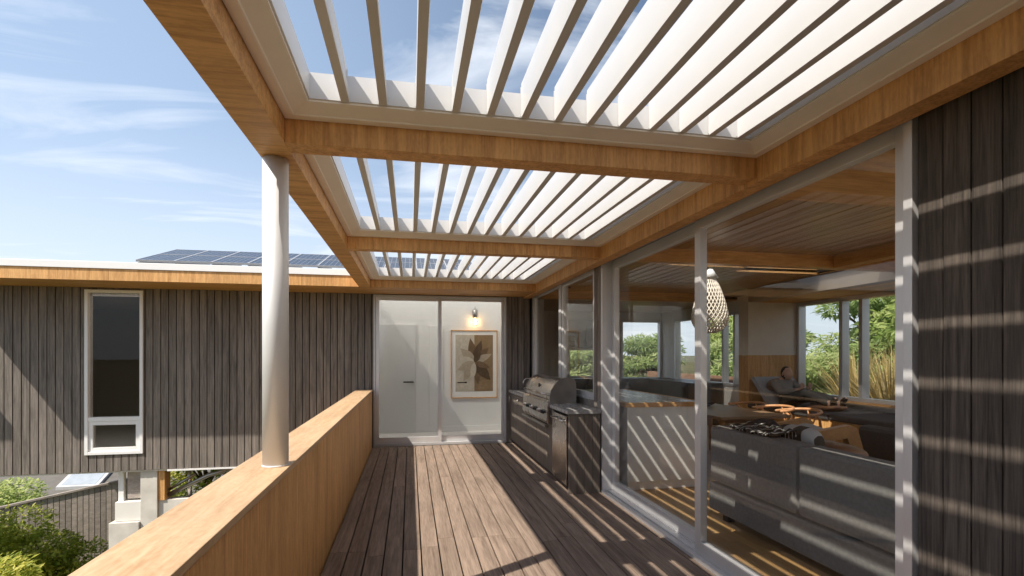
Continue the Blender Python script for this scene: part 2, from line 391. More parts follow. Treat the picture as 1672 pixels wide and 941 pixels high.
# room behind the tall window and the hall behind the glass doors
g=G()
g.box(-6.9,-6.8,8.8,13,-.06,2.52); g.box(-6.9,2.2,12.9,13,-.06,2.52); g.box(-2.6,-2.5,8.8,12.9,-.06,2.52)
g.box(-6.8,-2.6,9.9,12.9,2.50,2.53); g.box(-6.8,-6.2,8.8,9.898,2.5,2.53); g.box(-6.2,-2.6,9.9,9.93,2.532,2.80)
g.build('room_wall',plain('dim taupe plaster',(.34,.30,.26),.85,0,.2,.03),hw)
g=G()
g.box(-.95,2.15,10.15,10.25,0,2.84); g.box(-1.0,-.9,8.81,10.15,0,2.80); g.box(2.06,2.15,8.81,10.15,0,2.80)
g.box(-.9,2.06,8.802,8.82,2.5,2.80)
g.build('hall_wall',M['white_paint'],hw)
g=G(); g.box(-.9,2.06,YW+.15,10.15,-.06,-.005); g.build('hall_floor',M['plaster'],hw)
g=G(); g.box(.36,.62,10.125,10.149,.101,2.08); g.build('wall_panel',M['white_paint'],hw,bevel=.002)
g=G(); g.box(-.9,2.06,10.13,10.149,-.004,.10); g.build('skirting',M['white_paint'],hw)
# flush inner door with lever
dr=G().box(-.62,.105,10.118,10.149,.02,2.08).build('inner_door',plain('pale grey door paint',(.72,.715,.70),.45,0,.4,.01),hw,bevel=.003)
g=G(); g.lathe([(.026,0),(.026,.012)],(.045,10.10,.97),16); g.tube([(.045,10.119,.98),(.045,10.06,.98),(-.13,10.06,.98)],.013,8); 
g.build('lever_handle',M['black'],dr)
g=G(); g.box(-.66,-.622,10.13,10.149,.101,2.12); g.box(.108,.125,10.13,10.149,.101,2.10); g.box(-.622,.108,10.13,10.149,2.084,2.10); g.build('architrave',M['white_paint'],dr)

def frame_y(g,x0,x1,y0,y1,z0,z1,w,wb=None):
    """rectangular frame facing -y"""
    wb=wb or w
    g.box(x0,x0+w,y0,y1,z0,z1,.5); g.box(x1-w,x1,y0,y1,z0,z1,.5); g.box(x0+w,x1-w,y0,y1,z1-w,z1,.5); g.box(x0+w,x1-w,y0,y1,z0,z0+wb,.5)
def frame_x(g,y0,y1,x0,x1,z0,z1,w,wb=None,wt=None):
    wb=wb or w; wt=wt or w
    g.box(x0,x1,y0,y0+w,z0,z1,.5); g.box(x0,x1,y1-w,y1,z0,z1,.5); g.box(x0,x1,y0+w,y1-w,z1-wt,z1,.5); g.box(x0,x1,y0+w,y1-w,z0,z0+wb,.5)
# tall window
g=G(); frame_y(g,WIN[0],WIN[1],YW-.022,YW+.11,WIN[2],WIN[3],.045); g.box(WIN[0]+.045,WIN[1]-.045,YW-.012,YW+.10,.515,.575,.5)
wf=g.build('window',M['white_metal'],hw,bevel=.003)
g=G(); frame_y(g,WIN[0]+.047,WIN[1]-.047,YW-.004,YW+.07,.067,.513,.055); g.build('sash',M['white_metal'],wf,bevel=.003)
g=G(); g.box(WIN[0]+.045,WIN[1]-.045,YW+.045,YW+.051,.575,WIN[3]-.045,.5); g.box(WIN[0]+.102,WIN[1]-.102,YW+.03,YW+.036,.122,.458,.5); g.build('pane',M['glass_dark'],wf)
# glass hall doors: left sash fixed outer, right one inner
g=G(); frame_y(g,DOOR[0],DOOR[1],YW-.02,YW+.12,DOOR[2],DOOR[3],.028,.045); df=g.build('door_frame',M['alu'],hw,bevel=.002)
def sash_y(name,x0,x1,y,z0,z1,w,wb,par):
    g=G(); frame_y(g,x0,x1,y,y+.042,z0,z1,w,wb); s=g.build(name,M['alu_light'],par,bevel=.003)
    g=G(); g.box(x0+w-.004,x1-w+.004,y+.018,y+.024,z0+wb-.004,z1-w+.004); g.build('pane',M['glass'],s); return s
s1=sash_y('sliding_door',DOOR[0]+.03,.515,YW+.0,.047,2.458,.058,.095,hw)
s2=sash_y('sliding_door',.455,DOOR[1]-.03,YW+.05,.047,2.458,.045,.095,hw)
g=G(); g.tube([(.79,YW+.045,1.035),(.79,YW+.02,1.035),(.925,YW+.02,1.035)],.009,8); g.lathe([(.018,-.012),(.018,.012)],(.925,YW+.03,1.035),12); g.build('lever_handle',M['black'],s2)  # solid lever modelling the reflected second handle in the glass

# framed print + wall lamp in the hall
HY=10.149
pr=thing('framed_print','framed brown leaf print in a white mount, on the hall wall under the lamp','picture',(1.28,HY,.82))
fx0,fx1,fz0,fz1=.783,1.714,.645,1.995
g=G(); frame_y(g,fx0,fx1,HY-.032,HY-.002,fz0,fz1,.018); g.build('frame',M['ply_z'],pr)
g=G(); g.box(fx0+.018,fx1-.018,HY-.018,HY-.003,fz0+.018,fz1-.018); g.build('mount',M['white_paint'],pr)
cx,cz=(fx0+fx1)/2,1.36; ax0,ax1,az0,az1=fx0+.092,fx1-.092,fz0+.135,fz1-.095
tan=[plain('print tan '+str(i),c,.8,0,.1,.1,20) for i,c in enumerate([(.52,.46,.38),(.26,.175,.10),(.17,.11,.065),(.40,.33,.25),(.10,.066,.04)])]
g=G(); g.box(ax0,cx,HY-.0215,HY-.0185,az0,az1); a1=g.build('pale_half',tan[0],pr)
g=G(); g.box(cx+.0005,ax1,HY-.0215,HY-.0185,az0,az1); a2=g.build('dark_half',tan[1],pr)
def leaf_poly(ang,ln,wd,lift,mat):
    pts=[];n=12
    for i in range(n+1):
        t=i/n; pts.append((t*ln*1.15, 1.15*wd*math.sin(PI*t**.8)))
    pts+= [(p[0],-p[1]) for p in pts[-2:0:-1]]
    ca,sa=math.cos(ang),math.sin(ang); g=G(); poly=[]
    for (a,b) in pts:
        X=min(ax1,max(ax0,cx+a*ca-b*sa)); Z=min(az1,max(az0,cz+a*sa+b*ca)); poly.append((X,Z))
    g.prism(poly,'y',HY-.0215-lift,HY-.0213,.5); g.build('leaf_shape',mat,pr)
for i,(a,l,w,mi) in enumerate([(100,.42,.075,2),(72,.40,.07,4),(45,.36,.075,2),(25,.34,.06,3),(135,.34,.08,3),(165,.30,.06,0),(205,.32,.07,3),(240,.38,.07,3),(280,.40,.06,2),(312,.42,.09,4),(340,.30,.05,2),(60,.22,.05,4),(262,.34,.05,0)]):
    leaf_poly(math.radians(a),l,w,.0006*(i+1),tan[mi])
wl=thing('wall_lamp','lit bronze wall lamp with a glass cage glowing above the framed print','lamp',(1.28,HY,2.1))
LX=1.256
g=G(); g.lathe([(.045,.12),(.05,.13),(.05,.27),(.03,.28),(.012,.29)],(LX,HY-.075,2.12),20); g.tube([(LX,HY-.002,2.36),(LX,HY-.075,2.36)],.012,8); g.tube([(LX,HY-.075,2.40),(LX,HY-.075,2.46)],.006,6); g.build('holder',M['steel_dark'],wl)
g=G()
for k in range(6):
    a=2*PI*k/6; g.tube([(LX+.05*math.cos(a),HY-.075+.05*math.sin(a),2.24),(LX+.05*math.cos(a),HY-.075+.05*math.sin(a),2.09)],.003,5)
for z in (2.09,2.165): g.tube([(LX+.05*math.cos(2*PI*k/16),HY-.075+.05*math.sin(2*PI*k/16),z) for k in range(16)],.003,5,closed=True)
g.build('cage',M['black'],wl)
mb,nt,out=new_mat('lamp bulb glow'); em=N(nt,'ShaderNodeEmission'); em.inputs[0].default_value=(1,.62,.28,1); em.inputs[1].default_value=28; L(nt,em.outputs[0],out.inputs[0])
g=G(); g.lathe([(.008,0),(.026,.02),(.033,.05),(.026,.085),(.014,.11)],(LX,HY-.075,2.105),16); g.build('bulb',mb,wl)

# bean bag like seat in the wing room
bb=tag(G().lathe([(.30,0),(.36,.08),(.33,.22),(.20,.45),(.06,.62),(.02,.66)],(-4.05,9.75,-.058),24).build('floor_seat',M['grey_fab'],at=(-4.05,9.75,-.058)),'pale cone shaped floor seat inside the wing behind the low window pane','seat') if False else None
fs=tag(G().lathe([(.30,0),(.36,.08),(.33,.22),(.20,.45),(.06,.62),(.02,.66)],(-4.05,9.75,-.058),24).build('floor_seat',M['grey_fab']),'pale cone shaped floor seat inside the wing behind the low window pane','seat')

# ------------------------------------------------------------------ solar panels on the wing roof
ms,nt,out=new_mat('solar cells'); p=principled(nt,out,.22,0,.12)
tc=N(nt,'ShaderNodeTexCoord'); br=N(nt,'ShaderNodeTexBrick'); br.offset=0; br.inputs['Scale'].default_value=1
br.inputs['Color1'].default_value=(.012,.016,.030,1); br.inputs['Color2'].default_value=(.018,.024,.045,1); br.inputs['Mortar'].default_value=(.30,.33,.38,1)
br.inputs['Mortar Size'].default_value=.003; br.inputs['Brick Width'].default_value=.105; br.inputs['Row Height'].default_value=.105
L(nt,tc.outputs['Object'],br.inputs['Vector']); L(nt,br.outputs['Color'],p.inputs['Base Color'])
pw_,pl_=.672,.93; tilt=math.atan2(.57,1.81)
words=['first','second','third','fourth','fifth','sixth','seventh','eighth','ninth','tenth']
proto=thing('photovoltaic_module','','solar panel',(0,0,0),'solar panels racked on the wing roof')
g=G(); g.box(.008,pw_-.012,.012,pl_-.012,-.005,.026); g.build('cell_face',ms,proto)
g=G(); 
g.box(0,.010,0,pl_-.006,-.01,.03); g.box(pw_-.014,pw_-.004,0,pl_-.006,-.01,.03); g.box(.010,pw_-.014,0,.011,-.01,.03); g.box(.010,pw_-.014,pl_-.017,pl_-.006,-.01,.03)
g.build('frame',M['alu_light'],proto)
first=True
for r_ in range(2):
    for c_ in range(10):
        loc=(-5.24+c_*pw_,11.2+r_*pl_*math.cos(tilt),3.33+r_*pl_*math.sin(tilt))
        lab='%s solar panel from the left end in the %s row on the wing roof'%(words[c_],('lower','upper')[r_])
        if first: q=proto; q['label']=lab; q.location=loc; first=False
        else: q=dup(proto,loc,label=lab)
        q.rotation_euler=(tilt,0,0)
g=G()
for c_ in range(11):
    X=-5.24+c_*pw_
    g.prism([(11.2,3.18),(11.2,3.30),(13.0,3.87),(13.0,3.40)],'x',X-.02,X+.02)
tag(g.build('solar_rack',M['alu']),'low aluminium rack under the solar panels on the wing roof','rack')

# ------------------------------------------------------------------ main house: cladding, glazing
mh=thing('main_house','main house along the deck with dark cladding, tall glazing and a flat roof','house',(4.4,4,0))
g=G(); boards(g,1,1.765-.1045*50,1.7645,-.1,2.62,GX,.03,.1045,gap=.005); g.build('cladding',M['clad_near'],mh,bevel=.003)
g=G(); g.box(GX+.032,2.25,-3.4,1.765,-.1,2.62); g.box(2.07,2.25,-3.4,8.64,2.565,2.62); g.build('wall_core',M['batten'],mh)
g=G(); boards(g,1,5.325,5.52,0,2.56,2.045,.03,.098); g.box(2.076,2.24,5.325,5.52,0,2.56,.5); g.build('post_cladding',M['clad'],mh,bevel=.002)
# outer frame of the big sliding doors
g=G()
g.box(2.05,2.24,1.768,1.808,0,2.56,.5); g.box(2.05,2.24,5.28,5.323,0,2.56,.5); g.box(2.05,2.24,1.808,5.28,2.53,2.56,.5)
g.box(2.05,2.10,1.808,5.28,-.03,.022,.5); g.box(2.103,2.155,1.808,5.28,-.03,.034,.5); g.box(2.158,2.24,1.808,5.28,-.03,.046,.5)
g.build('door_frame',M['alu_light'],mh,bevel=.002)
g=G(); g.box(2.056,2.075,1.81,5.278,2.50,2.528,.5); g.box(2.080,2.092,1.81,5.278,2.505,2.527,.5); g.build('head_track',M['alu'],mh)
def sash_x(y0,y1,x,z0,z1,w,wb,wt,depth=.055):
    g=G(); frame_x(g,y0,y1,x,x+depth,z0,z1,w,wb,wt); s=g.build('sliding_door',M['alu_light'],mh,bevel=.003)
    g=G(); g.box(x+depth-.014,x+depth-.008,y0+w-.004,y1-w+.004,z0+wb-.004,z1-wt+.004); g.build('pane',M['glass'],s); return s
sash_x(1.812,3.515,2.10,.036,2.522,.078,.085,.085)
sash_x(3.535,5.277,2.162,.048,2.522,.075,.085,.085)
# kitchen windows behind the barbecue
g=G(); frame_x(g,5.522,8.58,2.06,2.17,.95,2.56,.05,.05,.045); g.box(2.06,2.17,6.88,6.985,1.0,2.515,.5)
kw=g.build('kitchen_window',M['alu'],mh,bevel=.002)
g=G(); frame_x(g,5.575,6.878,2.075,2.12,1.003,2.512,.06); frame_x(g,6.987,8.527,2.075,2.12,1.003,2.512,.05); g.build('sash',M['alu_light'],kw,bevel=.002)
g=G(); g.box(2.10,2.106,5.63,6.82,1.06,2.455); g.box(2.10,2.106,7.035,8.48,1.05,2.465); g.build('pane',M['glass'],kw)
g=G(); g.box(2.062,2.17,5.522,8.64,-.05,.948); g.box(2.062,2.17,8.582,8.64,.95,2.56); g.build('window_apron',M['cabinet'],mh)
# interior shell
XB=6.62 ; YB=12.7
g=G()
# window wall right: openings alcove window Y 4.2..7.70 (z .80-2.38) and dining window 8.85..11.9
ZH=2.40; ZS=.80
g.box(XB,XB+.16,-3.4,2.6,0,2.9); g.box(XB,XB+.16,7.80,8.7,0,2.9); g.box(XB,XB+.16,12.0,YB+.1,0,2.9)
g.box(XB,XB+.16,2.6,7.80,ZH,2.9); g.box(XB,XB+.16,8.7,12.0,ZH,2.9); g.box(XB,XB+.16,2.6,7.80,0,ZS); g.box(XB,XB+.16,8.7,12.0,0,.85)
# far kitchen wall with two openings
g.box(2.18,4.00,YB,YB+.15,0,2.9); g.box(4.00,4.75,YB,YB+.15,1.66,2.9); g.box(4.00,4.75,YB,YB+.15,0,.92); g.box(4.75,5.45,YB,YB+.15,0,2.9)
g.box(5.45,6.60,YB,YB+.15,2.42,2.9); g.box(5.45,6.60,YB,YB+.15,0,.80)
g.box(2.18,2.30,8.72,YB,0,2.9)
g.box(2.2,XB,-3.5,-3.4,0,2.9)
g.build('wall',M['plaster'],mh)
g=G(); g.box(5.66,XB-.002,7.79,8.05,1.50,2.52); g.build('pier',M['plaster_beige'],mh)
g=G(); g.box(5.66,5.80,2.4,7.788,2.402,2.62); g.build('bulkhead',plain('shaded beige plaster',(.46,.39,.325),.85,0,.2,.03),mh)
g=G(); g.box(5.66,XB-.002,7.788,8.05,0,1.498); g.build('ply_panel',M['ply_z'],mh)
g=G(); g.box(5.80,XB-.002,2.4,7.788,2.405,2.44); g.build('alcove_soffit',M['ply_y'],mh)
# ceiling boards and beams
g=G(); x=2.26
while x<XB:
    for a,b in ((2.95,5.0),(6.2,8.6),(9.46,YB)):
        g.box(x,min(x+.112,XB-.002),a+.002,b-.002,2.63,2.65)
    for a,b in ((5.13,6.198),):
        if 2.9<=x<=4.2: g.box(x,min(x+.112,XB-.002),5.92,6.198,2.63,2.65)
        if x>5.55 or x<2.9: g.box(x,min(x+.112,XB-.002),a,b,2.63,2.65)
    x+=.12
o=g.build('ceiling',M['ceil']); o['kind']='structure'
G().box(4.3,5.6,6.2,6.215,2.63,2.935).build('added_rooflight_lining',M['ply_x'],mh)  # lines the shaft of the opal light added over the dining end
for a,b,c in ((2.40,2.95,2.52),(5.0,5.12,2.49),(8.6,8.75,2.48)):
    g=G(); g.box(2.26,XB-.01 if c>2.5 else 5.65,a,b,c,2.66); g.build('ceiling_beam',M['beam_in'],mh,bevel=.002)
g=G(); g.box(4.72,4.86,2.955,4.998,2.49,2.66); g.build('ceiling_beam',M['ply_y'],mh)
g=G()
g.box(2.04,2.6,-3.5,2.3,2.70,2.92); g.box(6.4,6.85,-3.5,2.3,2.70,2.92); g.box(2.6,6.4,-3.5,-3.2,2.70,2.92); g.box(2.04,6.85,2.3,5.13,2.70,2.92); g.box(2.04,4.32,5.92,6.2,2.70,2.92); g.box(5.58,6.85,5.92,6.2,2.70,2.92); g.box(2.04,6.85,6.2,8.0,2.70,2.92); g.box(2.7,6.85,8.0,8.80,2.70,2.92); g.box(2.7,6.85,9.45,13.0,2.70,2.92); g.box(5.6,6.85,8.80,9.45,2.70,2.92); g.box(2.04,3.0,5.13,5.92,2.70,2.92); g.box(5.58,6.85,5.13,5.92,2.70,2.92); g.box(4.22,4.32,5.13,5.92,2.70,2.92)
g.build('roof',M['roof_dark'],mh)
g=G(); g.box(2.2,XB,2.32,5.13,2.655,2.69); g.box(2.2,XB,6.2,8.78,2.655,2.69); g.box(2.2,4.32,5.92,6.2,2.655,2.69); g.box(5.58,XB,5.92,6.2,2.655,2.69); g.box(2.2,XB,9.46,YB,2.655,2.69); g.box(2.2,3.0,5.13,5.92,2.655,2.69); g.box(5.58,XB,5.13,5.92,2.655,2.69); g.box(4.22,4.32,5.13,5.92,2.655,2.69); g.build('ceiling_backing',M['batten'],mh)
g=G(); g.box(BX1+.001,WBX-.001,-3.4,.128,2.62,2.66); g.build('unseen_blocker_ceiling',M['ply_x'],mh)  # unseen solid cover added behind the camera to cut ambient light
g=G(); g.box(-.86,2.04,-3.6,-3.42,-.3,2.8); g.build('unseen_blocker_wall',M['clad'],mh)  # unseen end wall added to block light from behind the camera
g=G(); g.box(2.98,4.24,5.11,5.94,2.93,2.937); g.build('skylight',M['glass'],mh)
G().box(2.55,6.45,-3.25,2.33,2.943,2.953).build('skylight',M['glass'],mh)  # unseen pane added so sun on the near floor bounces into the room
for b in ((2.66,5.64,8.77,9.48),(4.28,5.62,5.10,6.22)): G().box(*b,2.943,2.953).build('added_roof_light',mo,mh)  # unseen opal panes added to brighten the kitchen and dining end
g=G(); x=2.245
while x<XB:
    a=-3.4
    while a<YB:
        ln=R.uniform(1.4,2.4); g.box(x,min(x+.178,XB),a,min(a+ln-.0015,YB),-.02,.004); a+=ln
    x+=.18
o=g.build('floor',M['floor'],bevel=.001); o['kind']='structure'
# interior windows
def win_x(y0,y1,z0,z1,muls,name='window'):
    g=G(); frame_x(g,y0,y1,XB-.02,XB+.12,z0,z1,.055)
    for m_ in muls: g.box(XB-.015,XB+.115,m_-.032,m_+.032,z0+.055,z1-.055,.5)
    w=g.build(name,M['alu'],mh,bevel=.002)
    g=G(); g.box(XB+.05,XB+.056,y0+.05,y1-.05,z0+.05,z1-.05); g.build('pane',M['glass'],w)
win_x(2.6,7.785,ZS,ZH,(4.4,6.50,6.86))
win_x(8.7,12.0,.85,ZH,(9.55,9.95,10.65))
g=G(); frame_y(g,5.45,6.60,YB-.03,YB+.1,.80,2.42,.05); w=g.build('window',M['alu'],mh)
g=G(); g.box(5.5,6.55,YB+.03,YB+.036,.85,2.37); g.build('pane',M['glass'],w)
g=G(); frame_y(g,4.0,4.75,YB-.03,YB+.1,.92,1.66,.035); w=g.build('window',M['alu'],mh)
g=G(); g.box(4.03,4.72,YB+.03,YB+.036,.95,1.63); g.build('pane',M['glass'],w)
g=G(); g.box(XB-.10,XB-.022,2.6,7.78,ZS-.03,ZS-.003); g.build('window_sill',M['ply_y'],mh)

# ------------------------------------------------------------------ outdoor kitchen
FX=1.685
ok=thing('outdoor_cabinet','dark timber outdoor kitchen cabinet run along the house under the windows','cabinet',(1.86,7,0))
g=G(); g.box(FX+.024,2.035,5.93,8.63,.06,.655); g.box(FX+.024,2.035,7.36,8.63,.655,.858); g.box(FX+.024,2.035,5.93,5.985,.655,.858); g.box(FX+.07,2.03,5.93,8.63,0,.058); g.box(2.02,2.035,5.33,5.93,.0,.858); g.build('carcass',M['batten'],ok)
for a,b,z1 in ((5.932,6.20,.845),(6.205,6.78,.60),(6.785,7.36,.60),(7.365,7.98,.845),(7.985,8.625,.845)):
    g=G(); g.box(FX,FX+.022,a,b,.065,z1); d=g.build('door',M['cabinet'],ok,bevel=.002)
    if z1>.7 and b-a>.4:
        g=G(); g.tube([(FX-.002,b-.06,.79),(FX-.028,b-.06,.79),(FX-.028,b-.06,.70),(FX-.002,b-.06,.70)],.006,6); g.build('handle',M['steel'],d)
g=G(); boards(g,0,FX-.005,2.035,0,.858,5.29,.02,.088,gap=.003); g.box(FX-.005,2.035,5.311,5.33,0,.858,.4); g.build('end_panel',M['cabinet'],ok,bevel=.001)
g=G(); g.box(FX-.03,2.045,5.275,5.985,.862,.905); g.box(FX-.03,2.045,7.35,8.635,.862,.905); g.box(1.995,2.045,5.985,7.35,.862,.905); g.build('worktop',M['worktop'],ok,bevel=.004)
g=G(); g.box(2.046,2.058,5.3,8.63,.862,.985); g.build('splashback',M['steel'],ok)
fr=thing('bar_fridge','stainless bar fridge built in at the near end of the outdoor cabinet','fridge',(1.86,5.6,0))
g=G(); g.box(FX+.03,2.01,5.335,5.925,.05,.85); g.box(FX+.06,2.0,5.34,5.92,.0,.05); g.build('body',M['black'],fr)
g=G(); g.box(FX-.022,FX+.028,5.35,5.905,.075,.83); d=g.build('door',M['steel'],fr,bevel=.004)
g=G(); g.tube([(FX-.022,5.40,.775),(FX-.052,5.40,.775),(FX-.052,5.86,.775),(FX-.022,5.86,.775)],.011,8); g.build('handle',M['steel'],d)
# barbecue
bq=thing('barbecue','stainless hooded gas barbecue set into the outdoor worktop','barbecue',(1.85,6.65,.62))
Y0,Y1=5.99,7.345
hood=[(1.665,.955),(1.665,1.0),(1.685,1.07),(1.725,1.135),(1.78,1.185),(1.845,1.212),(1.915,1.215),(1.965,1.19),(1.985,1.13),(1.985,.955)]
g=G(); g.prism(hood,'y',Y0+.02,Y1-.02,.5,False); h=g.build('hood',M['steel'],bq,bevel=.006)
side=[(1.655,.91),(1.655,1.0),(1.675,1.078),(1.718,1.145),(1.775,1.196),(1.845,1.224),(1.915,1.228),(1.972,1.20),(1.985,1.16),(1.992,1.11),(1.992,.91)]
for a in (Y0,Y1-.018): g=G(); g.prism(side,'y',a,a+.018,.5); g.build('side_plate',M['steel_dark'],bq,bevel=.003)
g=G(); g.tube([(1.672,Y0+.12,1.02),(1.615,Y0+.12,1.02),(1.615,Y1-.12,1.02),(1.672,Y1-.12,1.02)],.013,10); g.build('handle',M['steel'],h)
g=G(); g.lathe([(.03,0),(.034,.004),(.028,.012)],(0,0,0),16)
for i,v in enumerate(g.v): g.v[i]=Vector((1.703-v.z-.004,6.66+v.x,1.095+v.y))
g.build('thermometer',M['black'],h)
g=G(); g.prism([(1.64,.66),(1.615,.70),(1.63,.92),(1.665,.945),(1.98,.945),(1.98,.66)],'y',Y0+.005,Y1-.005,.5); g.build('control_panel',M['steel'],bq,bevel=.004)
for k in range(6):
    yk=Y0+.18+k*.20; g=G(); g.lathe([(.030,0),(.030,.008),(.022,.012),(.020,.034),(.014,.036)],(0,0,0),16)
    for i,v in enumerate(g.v): g.v[i]=Vector((1.620-v.z,yk+v.x,.80+v.y))
    g.build('knob',M['steel_dark'] if k%2 else M['black'],bq)
g=G(); g.box(1.60,1.64,Y0+.02,Y1-.02,.625,.652); g.build('drip_tray',M['steel_dark'],bq,bevel=.003)
tp=thing('kitchen_tap','small arched chrome tap at the far end of the outdoor worktop','tap',(1.95,8.2,.905))
g=G(); pts=[(1.96,8.2,.906),(1.96,8.2,1.05)]+[(1.96-.07+.07*math.cos(a),8.2,1.05+.07*math.sin(a)) for a in [PI*k/8 for k in range(1,9)]]+[(1.82,8.2,1.02)]
g.tube(pts,.010,8); g.build('spout',M['steel'],tp)
g=G(); g.lathe([(.024,0),(.024,.03),(.014,.035)],(1.96,8.2,.905),16); g.tube([(1.96,8.2,.96),(1.96,8.14,.985)],.006,6); g.build('base',M['steel'],tp)

# ------------------------------------------------------------------ living room furniture
def cushion(g,c,sx,sy,sz,n=6,p=2.6,rot=None):
    """soft box (superellipsoid)"""
    vs=[];ring=20;st=12
    for i in range(st+1):
        ph=-PI/2+PI*i/st
        for k in range(ring):
            th=2*PI*k/ring
            f=lambda t: math.copysign(abs(t)**(2/p),t)
            v=Vector((sx*f(math.cos(ph))*f(math.cos(th)),sy*f(math.cos(ph))*f(math.sin(th)),sz*f(math.sin(ph))))
            if rot: v=rot@v
            vs.append(v+Vector(c))
    fs=[(i*ring+k,i*ring+(k+1)%ring,(i+1)*ring+(k+1)%ring,(i+1)*ring+k) for i in range(st) for k in range(ring)]
    g.add(vs,fs,.5,True); return g
def euler(x,y,z): 
    from mathutils import Euler
    return Euler((math.radians(x),math.radians(y),math.radians(z))).to_matrix()
SX=2.72
sf=thing('sofa','long dark grey sofa seen from behind just inside the nearest glass door','sofa',(3.1,2.7,0))
for a,b in ((3.215,4.30),(2.10,3.205),(.99,2.09)):
    g=G(); g.box(SX,SX+.20,a,b,.345,.85); g.build('backrest',M['sofa'],sf,bevel=.035)
g=G(); g.box(SX-.01,SX+.95,.99,4.30,.085,.335); g.build('base',M['sofa'],sf,bevel=.02)
for a,b in ((3.215,4.25),(2.10,3.205),(.99,2.09)):
    g=G(); g.box(SX+.21,SX+.97,a,b,.337,.47); g.build('seat_cushion',M['sofa'],sf,bevel=.03)
for x,y in ((SX+.06,4.18),(SX+.06,1.1),(SX+.85,4.18),(SX+.85,1.1)):
    g=G(); g.box(x,x+.07,y-.07,y,0.004,.084); g.build('leg',M['black'],sf)
s2=thing('corner_sofa','charcoal sofa facing the room beyond the wooden armchair, by the window seat','sofa',(4.9,3.9,0))
for a,b in ((4.02,4.95),(3.2,4.01),(2.4,3.19)):
    g=G(); g.box(4.98,5.16,a,b,.30,.71); g.build('backrest',M['sofa_dark'],s2,bevel=.05)
    g=G(); g.box(4.25,4.975,a,min(b,4.40),.26,.42); g.build('seat_cushion',M['sofa_dark'],s2,bevel=.04)
g=G(); g.box(4.28,5.15,2.4,4.40,.06,.255); g.build('base',M['sofa_dark'],s2,bevel=.01)
# timber armchair
ac=thing('armchair','low armchair with a bent wooden arm holding cushions, behind the sofa','armchair',(4.2,4.77,0))
for y in (4.44,5.04):
    g=G(); g.prism([(3.92,.72),(4.40,.785),(4.48,.75),(4.72,.02),(4.60,.02),(4.36,.655),(3.93,.59)],'y',y,y+.075); g.build('arm',M['armwood'],ac,bevel=.008)
    g=G(); g.prism([(3.92,.61),(4.0,.61),(3.92,.02),(3.85,.02)],'y',y+.005,y+.055); g.build('leg',M['armwood'],ac,bevel=.005)
g=G(); g.box(3.92,4.60,4.505,5.035,.30,.36); g.build('seat_frame',M['armwood'],ac,bevel=.01)
g=G(); cushion(g,(4.26,4.77,.43),.34,.26,.075); g.build('seat',M['grey_fab'],ac)
g=G(); g.box(3.75,3.92,4.505,5.035,.30,.60); g.build('back',M['sofa_dark'],ac,bevel=.04)
# cushions and throw
o=G(); cushion(o,(3.10,3.62,.775),.075,.24,.155,p=3.6,rot=euler(0,-16,0)); tag(o.build('scatter_cushion',M['stripe_cush']),'cushion with broad grey and black stripes, upright behind the sofa back','cushion')
o=G(); cushion(o,(3.40,3.62,.70),.22,.24,.09,p=3,rot=euler(4,8,20)); tag(o.build('scatter_cushion',M['brown_fab']),'brown leather cushion lying low beside the striped cushion','cushion')
o=G(); cushion(o,(4.22,4.74,.60),.20,.20,.15,p=2.4,rot=euler(10,20,10)); tag(o.build('scatter_cushion',M['stripe_round']),'rounded cushion with pale and black bands under the wooden arm','cushion')
o=G(); cushion(o,(3.03,3.93,.80),.09,.14,.15,p=2.8,rot=euler(0,-12,6)); tag(o.build('scatter_cushion',M['dark_fab']),'dark plain cushion between the throw and the striped cushion','cushion')
# throw: wavy sheet over the sofa back
g=G(); nu,nv=24,26; vs=[]
for i in range(nu+1):
    for j in range(nv+1):
        y=3.50+.52*i/nu; t=j/nv
        s=t*.75
        if s<.22: X=SX+.02+s; Z=.862
        else: X=SX+.24+.02*math.sin(i*.9); Z=.862-(s-.22)
        w=.012*math.sin(i*.85+j*.4)+.009*math.sin(i*1.7-j*.6)
        Z+=abs(w)*1.6+ (.035*math.exp(-((t-.25)/.16)**2)); X+=w*.8
        vs.append((X,y+.02*math.sin(j*.7+i*.3),Z))
fs_=[(i*(nv+1)+j,i*(nv+1)+j+1,(i+1)*(nv+1)+j+1,(i+1)*(nv+1)+j) for i in range(nu) for j in range(nv)]
g.add(vs,fs_,.5,True); o=g.build('throw_blanket',M['throw']); md=o.modifiers.new('Solid','SOLIDIFY'); md.thickness=.012
tag(o,'black throw with thin pale lines crumpled over the sofa back','blanket')

# kitchen island
isl=thing('kitchen_island','white kitchen island with a timber edged grey top, inside behind the post','island',(2.75,6.2,0))
g=G(); g.box(2.34,3.24,5.27,7.4,.10,.925); g.box(2.36,3.22,5.30,7.38,.004,.10); g.build('body',M['white_paint'],isl,bevel=.003)
g=G(); g.box(2.30,3.28,5.23,5.29,.927,.975); g.box(3.22,3.28,5.29,7.45,.927,.975); g.box(2.30,2.36,5.29,7.45,.927,.975); g.build('timber_edge',M['ply_x'],isl,bevel=.003)
g=G(); g.box(2.361,3.219,5.291,7.45,.927,.972); g.build('top',M['worktop'],isl)
kc=thing('kitchen_units','dark kitchen units and rangehood along the far kitchen wall','kitchen units',(4.4,12.3,0))
g=G(); g.box(3.6,6.5,12.05,YB-.002,.08,.88); g.build('base_cabinet',M['charcoal'],kc,bevel=.003)
g=G(); g.box(3.58,6.52,12.02,YB-.002,.882,.915); g.build('worktop',M['charcoal'],kc)
g=G(); g.box(3.75,4.85,12.25,YB-.002,1.68,2.40); g.build('overhead_cabinet',M['charcoal'],kc,bevel=.003)
g=G(); g.box(5.9,6.58,9.9,12.0,.004,.90); g.build('side_cabinet',M['charcoal'],kc,bevel=.003)
